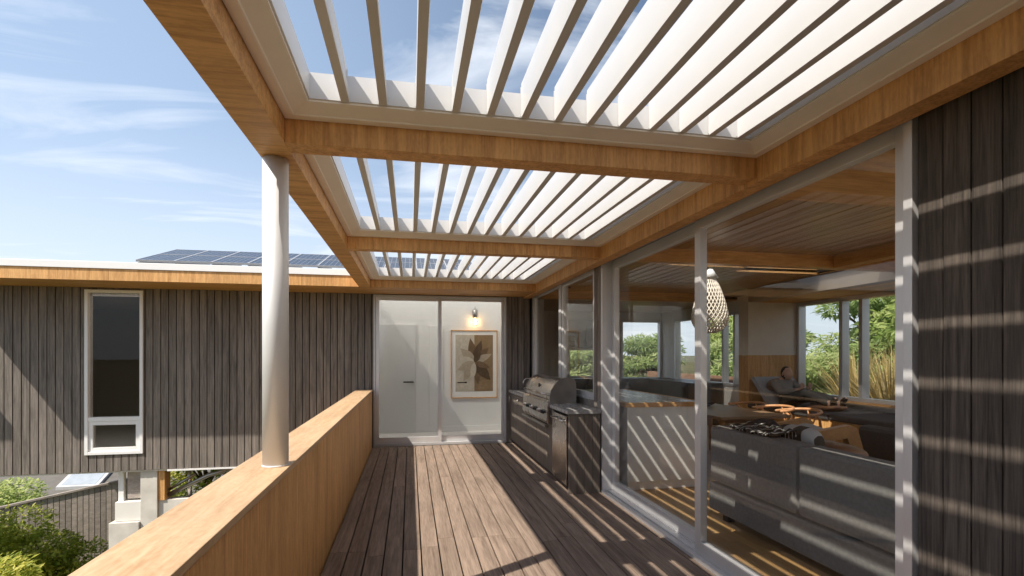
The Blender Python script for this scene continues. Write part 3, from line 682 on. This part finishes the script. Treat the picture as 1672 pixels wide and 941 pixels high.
# dining table and chairs
tb=thing('dining_table','dark timber dining table with splayed legs beyond the sofa','table',(4.2,6.6,0))
g=G(); g.prism([(3.72,5.62),(4.72,5.66),(4.70,7.4),(3.70,7.36)],'z',.705,.74); g.build('tabletop',M['tablewood'],tb,bevel=.006)
for a in (5.85,7.12): G().box(3.85,4.58,a,a+.04,.63,.704).build('rail',M['tablewood'],tb)
for x,y,dx,dy in ((3.86,5.82,-.06,-.10),(4.56,5.82,.06,-.10),(3.86,7.18,-.06,.1),(4.56,7.18,.06,.1)):
    g=G(); g.tube([(x,y,.704),(x+dx,y+dy,.004)],[.035,.022],10); g.build('leg',M['armwood'],tb)
def chair():
    t=thing('dining_chair','','chair',(0,0,0),'wishbone chairs round the dining table')
    # local: faces -x (towards the table), back at +x
    g=G(); g.box(-.22,.20,-.23,.23,.425,.45); g.build('seat',M['cord'],t,bevel=.012)
    arc=[(-.02+.27*math.cos(a),.30*math.sin(a),.735+.035*max(0,math.cos(a))) for a in [math.radians(-108+216*k/18) for k in range(19)]]
    g=G(); g.tube(arc,[.016]+[.019]*17+[.016],8); g.build('top_rail',M['chairwood'],t)
    for s in (-1,1):
        g=G(); g.tube([(-.20,.22*s,.004),(-.20,.215*s,.45)],[.013,.019],8); g.build('leg',M['chairwood'],t)
        g=G(); g.tube([(.24,.21*s,.004),(.22,.205*s,.25),(.185,.20*s,.45),(.10,.262*s,.66),(.02,.296*s,.738)],[.013,.018,.02,.016,.013],8); g.build('leg',M['chairwood'],t)
    g=G(); g.tube([(.19,0,.45),(.205,0,.54)],.012,6); g.tube([(.205,.0,.54),(.225,.05,.66),(.235,.10,.765)],.010,6); g.tube([(.205,-.0,.54),(.225,-.05,.66),(.235,-.10,.765)],.010,6); g.build('splat',M['chairwood'],t)
    g=G(); g.tube([(-.20,.21,.22),(-.20,-.21,.22)],.009,6); g.tube([(-.20,.215,.28),(.215,.205,.28)],.009,6); g.tube([(-.20,-.215,.28),(.215,-.205,.28)],.009,6); g.build('stretcher',M['chairwood'],t)
    return t
ch=chair(); ch.location=(5.02,5.90,.004); ch['label']='wishbone dining chair nearest the sofa, its back rail fully lit'
for x,y,rz,lb in ((5.0,6.36,0,'second wishbone dining chair from the sofa, on the window side of the table'),(4.98,6.9,0,'farthest wishbone dining chair on the window side of the table, below the reader'),
                  (3.48,6.15,PI,'wishbone dining chair on the island side of the table, near end'),(3.48,6.85,PI,'wishbone dining chair on the island side of the table, far end')):
    dup(ch,(x,y,.004),rz,label=lb)
# things on the table
o=G(); o.lathe([(.05,0),(.07,.01),(.15,.055),(.145,.06),(.06,.016)],(4.3,6.9,.741),24); tag(o.build('fruit_bowl',M['dark_fab']),'dark shallow bowl in the middle of the dining table','bowl')
o=G(); o.prism([(4.0,6.95),(4.22,7.0),(4.17,7.28),(3.95,7.22)],'z',.741,.762); tag(o.build('book',M['grey_fab']),'closed pale book lying on the far half of the dining table','book')
# pendant
pd=thing('pendant_lamp','large woven egg shaped pendant lamp hanging over the dining table','lamp',(3.77,5.95,1.78))
PC=(3.77,5.95)
def egg(t): # t 0 bottom .. 1 top
    z=1.775+.75*t
    r=.222*math.sqrt(max(0,1-((t-.27)/.27)**2)) if t<.27 else .222*(1-((t-.27)/.80)**1.5*.90)
    return max(r,.035),z
g=G(); nh=26
for s in (-1,1):
    for k in range(nh):
        pts=[];rd=[]
        for i in range(31):
            t=.015+.975*(i/30); r,z=egg(t); a=2*PI*k/nh+s*(1.9*(1-t)**1.3)
            pts.append((PC[0]+r*math.cos(a),PC[1]+r*math.sin(a),z)); rd.append(.0075 if t<.8 else .006)
        g.tube(pts,rd,5)
g.build('shade',M['lampwood'],pd)
g=G(); g.lathe([(.03,.10),(.10,0),(.105,.0),(.035,.11)],(PC[0],PC[1],2.49),20); g.tube([(PC[0],PC[1],2.58),(PC[0],PC[1],2.655)],.006,6); g.build('cap',M['white_metal'],pd)

# window seat
ws=thing('window_seat','built in plywood window seat with a dark cushion under the wide window','bench',(6.1,5.4,0))
g=G(); g.box(5.66,XB-.004,2.6,7.785,.004,.60); g.build('base',M['ply_z'],ws)
for a,b in ((2.6,4.3),(4.31,6.05),(6.06,7.78)):
    g=G(); g.box(5.63,XB-.005,a,b,.602,.69); g.build('seat_cushion',M['sofa_dark'],ws,bevel=.025)
hb=thing('back_cushion','pale grey tilted back cushion at the end of the window seat behind the reader','cushion',(6.1,7.6,.69))
g=G(); g.prism([(7.30,.69),(7.38,.69),(7.78,1.10),(7.70,1.14)],'x',5.70,6.45); g.build('pad',M['grey_fab'],hb,bevel=.02)
pl=G(); cushion(pl,(6.0,7.49,1.0),.20,.10,.12,p=2.2,rot=euler(35,0,0)); tag(pl.build('neck_pillow',M['brown_fab']),'brown pillow behind the neck of the person on the window seat','pillow')
# side table with a metal rim
st=thing('side_table','small side table with a bright metal rim beside the charcoal sofa','side table',(5.35,4.3,0))
g=G(); frame_y(g,5.2,5.58,4.05,4.09,.004,.80,.03); g.build('frame',M['alu_light'],st)
g=G(); g.box(5.2,5.58,4.091,4.6,.77,.80); g.build('top',M['charcoal'],st)

# ------------------------------------------------------------------ person reading on the window seat
def skin(name,verts,edges,radii,mat,parent,root=0,sub=2):
    off=Vector(parent['_w'])
    me=bpy.data.meshes.new(name); me.from_pydata([Vector(v)-off for v in verts],edges,[]); o=bpy.data.objects.new(name,me); COL.objects.link(o); o.parent=parent; o['_w']=tuple(off)
    md=o.modifiers.new('Skin','SKIN'); md.use_smooth_shade=True
    for i,sv in enumerate(me.skin_vertices[0].data):
        r=radii[i]; sv.radius=(r,r) if not isinstance(r,tuple) else r; sv.use_root=(i==root)
    ss=o.modifiers.new('Sub','SUBSURF'); ss.levels=sub; ss.render_levels=sub
    me.materials.append(mat); return o
ps=thing('person','person reading in a grey sweater and dark trousers, legs stretched along the window seat','person',(6.05,7.3,.69))
PXc=6.05
J={}
V=[];E_=[];Rr=[]
def jt(n,p,r,frm=None):
    J[n]=len(V); V.append(p); Rr.append(r)
    if frm: E_.append((J[frm],J[n]))
jt('pelvis',(PXc,7.28,.80),.115)
jt('belly',(PXc,7.40,.88),.11,'pelvis'); jt('chest',(PXc,7.47,1.00),.12,'belly'); jt('neckb',(PXc,7.45,1.09),.06,'chest'); jt('neck',(PXc,7.41,1.135),.048,'neckb'); jt('head',(PXc,7.37,1.18),.06,'neck')
for s,n in ((-1,'a'),(1,'b')):
    kx=.02 if s<0 else .05
    jt('hip'+n,(PXc+.09*s,7.22,.79),.085,'pelvis'); jt('knee'+n,(PXc+.11*s,6.80,.925-(.05 if s>0 else 0)),.058,'hip'+n); jt('calf'+n,(PXc+.10*s,6.60,.865-(.03 if s>0 else 0)),.052,'knee'+n); jt('ankle'+n,(PXc+.08*s,6.37,.775),.036,'calf'+n); jt('heel'+n,(PXc+.08*s,6.33,.75),.036,'ankle'+n)
    jt('toe'+n,(PXc+.09*s,6.27,.89),.024,'ankle'+n)
    jt('sho'+n,(PXc+.17*s,7.44,1.05),.055,'chest'); jt('elb'+n,(PXc+.21*s,7.22,.90),.042,'sho'+n); jt('wri'+n,(PXc+.10*s,7.00,.95),.028,'elb'+n); jt('palm'+n,(PXc+.07*s,6.95,.975),.030,'wri'+n)
    for q,(dx,ln) in enumerate(((-.028,.05),(-.010,.062),(.010,.058),(.028,.045))):
        jt('f%d'%q+n,(PXc+.07*s+dx,6.93,1.01),.0095,'palm'+n); jt('g%d'%q+n,(PXc+.07*s+dx,6.925,1.01+ln*.5),.0085,'f%d'%q+n); jt('h%d'%q+n,(PXc+.07*s+dx,6.935,1.01+ln),.007,'g%d'%q+n)
    jt('t0'+n,(PXc+.07*s-.035*s,6.955,.985),.0105,'palm'+n); jt('t1'+n,(PXc+.07*s-.055*s,6.945,1.015),.0085,'t0'+n)
bodyo=skin('body',V,E_,Rr,M['skin'],ps,0)
# head with a face
g=G(); hc=Vector((PXc,7.345,1.20)); vs=[];st_,rg=16,24
tiltm=euler(-28,0,0)   # chin down, face towards -y
for i in range(st_+1):
    ph=-PI/2+PI*i/st_
    for k in range(rg):
        th=2*PI*k/rg; x_=.075*math.cos(ph)*math.cos(th); y_=.096*math.cos(ph)*math.sin(th); z_=.118*math.sin(ph)
        if z_<0: x_*=1-.30*(z_/.118)**2; 
        if z_<-.03 and y_>0: y_*=.8
        # face relief on the -y side
        if y_<0:
            fx=x_/.02; 
            y_-=.020*math.exp(-fx*fx)*math.exp(-((z_+.012)/.022)**2)      # nose
            y_-=.007*math.exp(-(x_/.03)**2)*math.exp(-((z_+.050)/.010)**2)  # lips
            y_-=.010*math.exp(-(x_/.03)**2)*math.exp(-((z_+.090)/.018)**2)  # chin
            for sx in (-.03,.03): y_+=.009*math.exp(-((x_-sx)/.016)**2)*math.exp(-((z_-.012)/.012)**2)  # eye sockets
            y_-=.005*math.exp(-((z_-.032)/.01)**2)*math.exp(-(x_/.05)**2)  # brow
        vs.append(tiltm@Vector((x_,y_,z_))+hc)
g.add(vs,[(i*rg+k,i*rg+(k+1)%rg,(i+1)*rg+(k+1)%rg,(i+1)*rg+k) for i in range(st_) for k in range(rg)],.5,True)
for s in (-1,1): cushion(g,tiltm@Vector((.076*s,.012,-.006))+hc,.010,.018,.030,p=2)
g.build('head',M['skin'],ps)
g=G(); vs=[]
for i in range(st_+1):
    ph=-PI/2+PI*i/st_
    for k in range(rg):
        th=2*PI*k/rg; d=Vector((.080*math.cos(ph)*math.cos(th),.102*math.cos(ph)*math.sin(th)+.007,.124*math.sin(ph)))
        lim=.062 if d.y<-.05 else (.03 if d.y<.005 else -.045)
        if d.z<lim: d=Vector((d.x*.86,d.y*.86,max(d.z,lim-.03)*.95))
        vs.append(tiltm@d+hc)
g.add(vs,[(i*rg+k,i*rg+(k+1)%rg,(i+1)*rg+(k+1)%rg,(i+1)*rg+k) for i in range(st_) for k in range(rg)],.5,True)
g.build('hair',M['hair'],ps)
# clothes: same joints, a little thicker
def sub(names,extra,edges,name,mat,root):
    vs=[V[J[n]] for n in names]; rs=[Rr[J[n]]+extra for n in names]; ix={n:i for i,n in enumerate(names)}
    skin(name,vs,[(ix[a],ix[b]) for a,b in edges],rs,mat,ps,ix[root])
sub(['belly','chest','neckb','shoa','elba','wria','shob','elbb','wrib','pelvis'],.013,[('pelvis','belly'),('belly','chest'),('chest','neckb'),('chest','shoa'),('shoa','elba'),('elba','wria'),('chest','shob'),('shob','elbb'),('elbb','wrib')],'sweater',M['sweater'],'chest')
sub(['pelvis','hipa','kneea','calfa','anklea','hipb','kneeb','calfb','ankleb'],.014,[('pelvis','hipa'),('hipa','kneea'),('kneea','calfa'),('calfa','anklea'),('pelvis','hipb'),('hipb','kneeb'),('kneeb','calfb'),('calfb','ankleb')],'trousers',M['trouser'],'pelvis')
sub(['anklea','heela','toea'],.010,[('anklea','heela'),('anklea','toea')],'sock',M['hair'],'anklea')
sub(['ankleb','heelb','toeb'],.010,[('ankleb','heelb'),('ankleb','toeb')],'sock',M['hair'],'ankleb')
lb=thing('blanket','brown blanket bunched under the legs of the reader on the window seat','blanket',(6.0,6.5,.69))
g=G(); cushion(g,(6.02,6.52,.715),.22,.30,.045,p=2.2,rot=euler(-5,0,12)); cushion(g,(5.98,6.36,.72),.16,.13,.045,p=2,rot=euler(-12,10,40)); g.build('cloth',M['brown_fab'],lb)

# ------------------------------------------------------------------ plants
def leaves(g,blobs,count,size,rng,shape='leaf',droop=0):
    tot=sum(b[3]*b[4]*b[5] for b in blobs)
    wts=[(b[3]*b[4]*b[5])**.67 for b in blobs]; W=sum(wts)
    for b,w in zip(blobs,wts):
        n=int(count*w/W); tone=rng.uniform(-.22,.22)
        for _ in range(n):
            d=Vector((rng.gauss(0,1),rng.gauss(0,1),rng.gauss(0,1))).normalized()
            rr=rng.uniform(.55,1.05)**.6
            if d.z<-.3: rr*=.8
            p=Vector((b[0]+d.x*b[3]*rr,b[1]+d.y*b[4]*rr,b[2]+d.z*b[5]*rr))
            nrm=(Vector((-.55,-.30,.78))*.75+d*.35+Vector((rng.gauss(0,.45),rng.gauss(0,.45),rng.gauss(0,.45)))).normalized()
            ax=d+Vector((rng.uniform(-1,1),rng.uniform(-1,1),rng.uniform(-.8,.5)-droop)); ax=ax-nrm*ax.dot(nrm)
            if ax.length<.1: continue
            ax.normalize(); sd=nrm.cross(ax); s=size*rng.uniform(.6,1.4)
            wd=.42 if shape=='leaf' else .24
            q=min(1,max(0,.5+tone+rng.uniform(-.28,.28)+.18*d.z))
            g.add([p,p+ax*s*.5+sd*s*wd*.5+nrm*s*.06,p+ax*s,p+ax*s*.5-sd*s*wd*.5+nrm*s*.06],[(0,1,2,3)],q)
    return g
def make_tree(name,label,loc,blobs,count,size,mat,trunk,rng,group,cat='tree',shape='leaf'):
    t=thing(name,label,cat,loc,group)
    bl=[(loc[0]+b[0],loc[1]+b[1],loc[2]+b[2],b[3],b[4],b[5]) for b in blobs]
    g=G(); leaves(g,bl,count,size,rng,shape); g.build('crown',mat,t)
    g=G()
    top=Vector((loc[0],loc[1],loc[2]+trunk[0]))
    g.tube([Vector(loc)-Vector((0,0,.1)),Vector(loc)+Vector((.04,.03,trunk[0]*.5)),top],[trunk[1],trunk[1]*.8,trunk[1]*.6],8)
    for b in bl:
        c=Vector(b[:3]); g.tube([top-Vector((0,0,trunk[0]*.25)),top.lerp(c,.5)+Vector((rng.uniform(-.1,.1),rng.uniform(-.1,.1),.1)),c],[trunk[1]*.5,trunk[1]*.3,trunk[1]*.12],6)
    g.build('trunk',M['bark'],t)
    return t
LM1=leafmat('bright leaf',(.12,.20,.04),(.33,.42,.12),(.60,.64,.28),.5)
LM2=leafmat('fern leaf',(.10,.18,.05),(.30,.40,.14),(.55,.60,.30),.5)
LM3=leafmat('shrub leaf',(.12,.20,.03),(.40,.46,.08),(.72,.68,.17),.6)
LM4=leafmat('straw blade',(.36,.27,.10),(.66,.52,.24),(.85,.74,.45),.4)
LM5=leafmat('green tussock',(.10,.15,.035),(.28,.32,.09),(.60,.54,.24),.4)
rng=random.Random(11)
def blobset(rx,ry,h0,h1,n,r,rng,flat=.45):
    out=[]
    for i in range(n):
        a=rng.uniform(0,2*PI); q=rng.uniform(.15,1)**.5; z=rng.uniform(h0,h1); k=1-.55*((z-h0)/(h1-h0))**1.5
        rr=r*rng.uniform(.6,1.15)
        out.append((rx*q*k*math.cos(a),ry*q*k*math.sin(a),z,rr,rr,rr*flat))
    return out
T_spec=[ # x,y,height scale, label
 (11.5,8.6,1.0,0,'tall bright green tree filling the right part of the wide window'),
 (12.0,11.4,.80,1,'feathery green tree in the left part of the wide window'),
 (15.0,12.6,.85,0,'leafy tree behind the feathery tree outside the wide window'),
 (11.2,14.6,.72,1,'feathery tree outside the dining window by the pendant lamp'),
 (12.8,18.0,.75,0,'rounded tree beyond the dining window left of the plaster pier'),
 (9.6,19.5,.62,1,'low spreading tree seen through the far kitchen window'),
 (8.2,22.0,.75,0,'pale leafy tree farther off in the far kitchen window'),
 (6.2,18.2,.50,1,'small dark tree behind the low kitchen splashback window'),
 (14.0,6.0,1.05,1,'tall feathery tree at the right edge of the wide window'),
]
for i,(x,y,s,kind,lab) in enumerate(T_spec):
    z=gz(x,y); r=random.Random(100+i)
    bl=blobset(2.0*s+.3,2.0*s+.3,.5*s,3.9*s,30,.85*s,r,.42 if kind else .6)
    make_tree('garden_tree',lab,(x,y,z),bl,15000 if i<5 or i==8 else 8000,.19 if kind else .17,LM2 if kind else LM1,(2.2*s,.11),r,'trees in the garden beyond the house',shape='leaf' if not kind else 'fern')
# tussock grasses outside the wide window
def tussock(mat,h,n,seed):
    r=random.Random(seed); t=thing('tussock_plant','','grass plant',(0,0,0),'golden tussock grasses outside the wide window')
    g=G()
    for _ in range(n):
        a=r.uniform(0,2*PI); lean=r.uniform(.05,.75); hh=h*r.uniform(.6,1.1); w=r.uniform(.011,.024)
        d=Vector((math.cos(a),math.sin(a),0)); s=Vector((-d.y,d.x,0)); b=d*r.uniform(0,.12)
        pts=[b+d*lean*hh*(t_**1.8)*.8+Vector((0,0,hh*(t_-.28*lean*t_*t_))) for t_ in (0,.35,.7,1)]
        ws_=[w,w*.9,w*.6,.001]; vs=[]
        for p,ww in zip(pts,ws_): vs+=[p-s*ww,p+s*ww]
        g.add(vs,[(0,1,3,2),(2,3,5,4),(4,5,7,6)],r.random())
    g.build('blades',mat,t); return t
ta=tussock(LM4,2.05,520,5); tg=tussock(LM5,1.55,420,6)
spots=[(8.7,7.9,0,.95,'upright straw coloured tussock nearest the reader in the wide window'),(8.8,7.1,0,1.0,'straw tussock just right of the reader, left of the window mullions'),(9.0,6.4,0,1.02,'tall straw tussock between the two window mullions'),(8.6,5.7,0,.95,'broad straw tussock right of the window mullions'),(9.2,5.0,0,1.05,'straw tussock at the right edge of the wide window'),(8.1,6.7,1,.95,'short greenish tussock low against the window mullion'),(8.1,5.3,1,1.0,'short greenish tussock at the bottom right of the wide window'),(9.8,8.4,0,1.05,'straw tussock behind the reader, in front of the feathery tree'),(9.9,7.2,0,1.08,'straw tussock standing in the second row left of the mullions'),(10.0,6.0,0,1.1,'tallest straw tussock standing behind the others'),(8.6,4.4,0,1.0,'straw tussock half hidden by the door frame'),(9.0,8.9,0,.95,'straw tussock at the left edge of the wide window')]
fa=fg=True
for i,(x,y,k,s,lab) in enumerate(spots):
    src=tg if k else ta
    if k==0 and fa: o=src; fa=False
    elif k==1 and fg: o=src; fg=False
    else: o=dup(src,(0,0,0))
    o.location=(x,y,gz(x,y)-.03); o.rotation_euler=(0,0,i*1.3); o.scale=(s,)*3; o['label']=lab
# low brick wall outside the dining window
g=G(); g.box(8.3,8.5,11.2,17,-.5,.92); tag(g.build('garden_wall',plain('brown brick wall',(.22,.13,.09),.9,0,.1,.2,12)),'low brown garden wall outside the dining window','wall')

# ---- left garden: fence, shrubs, neighbour roof, undercroft
fx0,fy0,fx1,fy1=-9.9,11.7,-5.4,12.4
fn=thing('garden_fence','dark timber board fence running up the garden below the wing','fence',((fx0+fx1)/2,(fy0+fy1)/2,-3.2))
def fence_run(g,n,fill,th,zlo,zhi):
    for k in range(n):
        t0,t1=k/n,(k+fill)/n
        a=Vector((fx0+(fx1-fx0)*t0,fy0+(fy1-fy0)*t0,0)); b=Vector((fx0+(fx1-fx0)*t1,fy0+(fy1-fy0)*t1,0)); nn=Vector((b.y-a.y,-(b.x-a.x),0)).normalized()*th
        top=lambda t: -1.91+.84*t
        la,lb=(zlo(t0),zlo(t1)); ha,hb=top(t0)+zhi,top(t1)+zhi
        g.add([(*(a+nn).xy,la),(*(b+nn).xy,lb),(*(b-nn).xy,lb),(*(a-nn).xy,la),(*(a+nn).xy,ha),(*(b+nn).xy,hb),(*(b-nn).xy,hb),(*(a-nn).xy,ha)],[(0,1,2,3),(4,5,6,7),(0,1,5,4),(1,2,6,5),(2,3,7,6),(3,0,4,7)])
g=G(); fence_run(g,46,.86,.02,lambda t:-3.4,0); g.build('board',M['fence'],fn)
g=G(); fence_run(g,1,1,.05,lambda t:-1.91+.84*t+.002,.04); g.build('capping',M['fence'],fn)
sp=[(-7.0,10.0,1.25,'bushy green shrub with yellow tips against the fence, nearest the white undercroft wall'),(-8.3,9.6,1.15,'wide dark green shrub at the left edge below the wing'),(-5.9,8.2,1.15,'dense green shrub lowest in the corner beside the parapet'),(-7.2,8.1,1.15,'yellow green shrub at the bottom left corner'),(-5.6,9.6,1.0,'small green shrub at the foot of the white undercroft wall'),(-9.3,11.0,1.0,'green shrub farther along the fence at the left edge')]
for i,(x,y,s,lab) in enumerate(sp):
    r=random.Random(300+i); bl=blobset(.95*s,.95*s,.2*s,1.5*s,26,.38*s,r,.75)
    make_tree('shrub',lab,(x,y,-3.22),bl,16000,.085,LM3,(.7*s,.05),r,'shrubs in the lower garden',cat='shrub')
for i,(x,y,s,lab) in enumerate([(-10.6,15.6,1.0,'yellow green tree behind the fence at the left edge under the wing'),(-5.2,14.6,.95,'green tree seen between the posts of the undercroft'),(-3.6,15.2,.95,'green tree beyond the sloping rail of the undercroft')]):
    r=random.Random(400+i); bl=blobset(1.5*s,1.5*s,.9*s,3.0*s,18,.6*s,r,.6)
    make_tree('lower_tree',lab,(x,y,-5.0 if i==0 else gz(x,y)),bl,7000,.12,LM1 if i==0 else LM3,(1.8*s,.08),r,'trees in the lower garden')
nb=thing('neighbour_house','low neighbouring house roof with a pale skylight behind the fence','house',(-10.5,20,-6))
g=G(); g.box(-15,-6.2,17.5,23.5,-7.0,-3.75); g.build('wall',M['clad'],nb)
NR=lambda y: -3.9+(y-16.8)*.42
g=G(); g.prism([(16.8,NR(16.8)),(20.5,NR(20.5)),(24.2,NR(16.8)),(24.2,NR(16.8)-.1),(20.5,NR(20.5)-.1),(16.8,NR(16.8)-.1)],'x',-15.4,-5.8); g.build('roof',M['roof_grey'],nb)
def rp_(a,b,u0,u1,x0,x1): return G().prism([(u0,NR(u0)+a),(u1,NR(u1)+a),(u1,NR(u1)+b),(u0,NR(u0)+b)],'x',x0,x1)
sk=rp_(.001,.10,19.2,20.25,-11.3,-10.1).build('skylight',M['alu'],nb)
rp_(.101,.108,19.28,20.17,-11.2,-10.2).build('skylight_pane',plain('skylight pane',(.36,.40,.45),.15),sk)
# undercroft
cc=thing('undercroft_column','pale concrete column under the far wing beside the shrubs','column',(-3.92,8.85,-3.2))
g=G(); g.box(-4.01,-3.78,8.70,8.93,-3.3,-.264); g.build('shaft',M['concrete'],cc,bevel=.006)
lw=thing('undercroft_wall','low white rendered wall left of the concrete column under the wing','wall',(-4.2,8.85,-3.2))
g=G(); g.box(-4.36,-4.015,8.72,8.92,-1.01,-.72); g.build('upper_block',M['render_white'],lw,bevel=.004)
g=G(); g.box(-4.42,-4.015,8.67,8.94,-3.3,-1.015); g.build('lower_block',M['concrete'],lw,bevel=.008)
g=G(); g.box(-4.345,-4.275,8.78,8.85,-.718,-.264); g.build('post',M['white_metal'],lw)
g=G(); g.box(-4.23,-4.02,8.80,8.84,-.69,-.264); g.build('slat_screen',M['fence'],lw)
rw=thing('undercroft_parapet','grey low wall with a sloping steel handrail and post right of the concrete column','wall',(-2.9,8.85,-3.2))
g=G(); g.box(-3.775,-1.1,8.74,8.90,-3.3,-.72); g.build('wall_panel',M['concrete'],rw)
g=G(); g.box(-3.773,-3.69,8.72,8.92,-.718,-.264); g.build('timber_jamb',M['ply_z'],rw)
g=G(); g.tube([(-3.66,8.80,-.66),(-3.1,8.80,-.38),(-2.72,8.80,-.275)],.036,8); g.tube([(-3.66,8.80,-.58),(-3.3,8.80,-.36)],.022,8); g.build('handrail',M['steel_dark'],rw)
for x in (-3.40,-2.92): g=G(); g.tube([(x,8.86,-.72),(x,8.86,-.264)],.035,10); g.build('post',M['steel'],rw)

# ------------------------------------------------------------------ light, sky, camera
SUN=Vector((.70,.38,-1.0))
sl=bpy.data.lights.new('sun','SUN'); sl.energy=5.0; sl.angle=math.radians(.55); sl.color=(1,.92,.80)
so=bpy.data.objects.new('sun',sl); COL.objects.link(so); so.rotation_euler=SUN.to_track_quat('-Z','Y').to_euler(); so.location=(-10,-8,14)
w=bpy.data.worlds.new('World'); sc.world=w; w.use_nodes=True; nt=w.node_tree; nt.nodes.clear()
out=N(nt,'ShaderNodeOutputWorld'); bg=N(nt,'ShaderNodeBackground'); bg.inputs[1].default_value=.085
sky=N(nt,'ShaderNodeTexSky'); sky.sky_type='NISHITA'; sky.sun_disc=False; sky.sun_elevation=math.asin(1/SUN.length); sky.sun_rotation=math.atan2(-SUN.x,-SUN.y); sky.altitude=50; sky.air_density=1.0; sky.dust_density=1.2; sky.ozone_density=1.0
tc=N(nt,'ShaderNodeTexCoord'); sx=N(nt,'ShaderNodeSeparateXYZ'); L(nt,tc.outputs['Generated'],sx.inputs[0])
ad=N(nt,'ShaderNodeMath',operation='ADD'); L(nt,sx.outputs[2],ad.inputs[0]); ad.inputs[1].default_value=.12
mxm=N(nt,'ShaderNodeMath',operation='MAXIMUM'); L(nt,ad.outputs[0],mxm.inputs[0]); mxm.inputs[1].default_value=.05
cb=N(nt,'ShaderNodeCombineXYZ')
for i in (0,1):
    d=N(nt,'ShaderNodeMath',operation='DIVIDE'); L(nt,sx.outputs[i],d.inputs[0]); L(nt,mxm.outputs[0],d.inputs[1]); L(nt,d.outputs[0],cb.inputs[i])
mp=N(nt,'ShaderNodeMapping'); mp.inputs['Scale'].default_value=(.55,1.5,1); mp.inputs['Rotation'].default_value=(0,0,math.radians(28)); L(nt,cb.outputs[0],mp.inputs[0])
n1=N(nt,'ShaderNodeTexNoise'); n1.inputs['Scale'].default_value=1.35; n1.inputs['Detail'].default_value=9; n1.inputs['Roughness'].default_value=.58; n1.inputs['Distortion'].default_value=1.1; L(nt,mp.outputs[0],n1.inputs['Vector'])
n2=N(nt,'ShaderNodeTexNoise'); n2.inputs['Scale'].default_value=.55; n2.inputs['Detail'].default_value=3; L(nt,cb.outputs[0],n2.inputs['Vector'])
mm=N(nt,'ShaderNodeMath',operation='MULTIPLY'); L(nt,n1.outputs[0],mm.inputs[0]); L(nt,n2.outputs[0],mm.inputs[1])
rp=ramp(nt,mm.outputs[0],[(.235,(0,0,0)),(.385,(.92,.92,.92))])
dt=N(nt,'ShaderNodeVectorMath',operation='DOT_PRODUCT'); L(nt,tc.outputs['Generated'],dt.inputs[0]); dt.inputs[1].default_value=(-.79,.60,.12)
mr=N(nt,'ShaderNodeMapRange',interpolation_type='SMOOTHSTEP'); L(nt,dt.outputs['Value'],mr.inputs[0]); mr.inputs[1].default_value=.1; mr.inputs[2].default_value=1.0; mr.inputs[3].default_value=.05; mr.inputs[4].default_value=.55   # thin high veil, denser towards the front left
mixv=N(nt,'ShaderNodeMix',data_type='RGBA'); L(nt,mr.outputs[0],mixv.inputs[0]); L(nt,sky.outputs[0],mixv.inputs[6]); mixv.inputs[7].default_value=(5.9,7.8,10.6,1)
hz_=N(nt,'ShaderNodeMapRange',interpolation_type='SMOOTHSTEP'); L(nt,sx.outputs[2],hz_.inputs[0]); hz_.inputs[1].default_value=.42; hz_.inputs[2].default_value=.02; hz_.inputs[3].default_value=0; hz_.inputs[4].default_value=.75
mixh=N(nt,'ShaderNodeMix',data_type='RGBA'); L(nt,hz_.outputs[0],mixh.inputs[0]); L(nt,mixv.outputs[2],mixh.inputs[6]); mixh.inputs[7].default_value=(7.8,8.7,10.0,1)
mix=N(nt,'ShaderNodeMix',data_type='RGBA'); L(nt,rp.outputs[0],mix.inputs[0]); L(nt,mixh.outputs[2],mix.inputs[6]); mix.inputs[7].default_value=(9.3,9.7,10.3,1)
L(nt,mix.outputs[2],bg.inputs[0]); L(nt,bg.outputs[0],out.inputs[0])

cam=bpy.data.cameras.new('camera'); cam.sensor_width=36; cam.lens=18.0; cam.shift_y=(580-470.5)/1672; cam.clip_start=.05; cam.clip_end=2000
co=bpy.data.objects.new('camera',cam); COL.objects.link(co); co.location=(0,0,1.5); co.rotation_euler=(PI/2,0,-math.atan(166/836)); sc.camera=co

for o in bpy.data.objects:
    if '_w' in o: del o['_w']
vs_=sc.view_settings; vs_.view_transform='Standard'; vs_.look='None'; vs_.exposure=.50; vs_.gamma=1
try: vs_.use_curve_mapping=False
except Exception: pass
sc.render.engine='CYCLES'; cy=sc.cycles
cy.use_denoising=True
try: cy.denoiser='OPENIMAGEDENOISE'; cy.denoising_input_passes='RGB_ALBEDO_NORMAL'
except Exception: pass
cy.max_bounces=12; cy.diffuse_bounces=6; cy.glossy_bounces=5; cy.transparent_max_bounces=24; cy.transmission_bounces=8
cy.sample_clamp_indirect=6; cy.caustics_reflective=False; cy.caustics_refractive=False
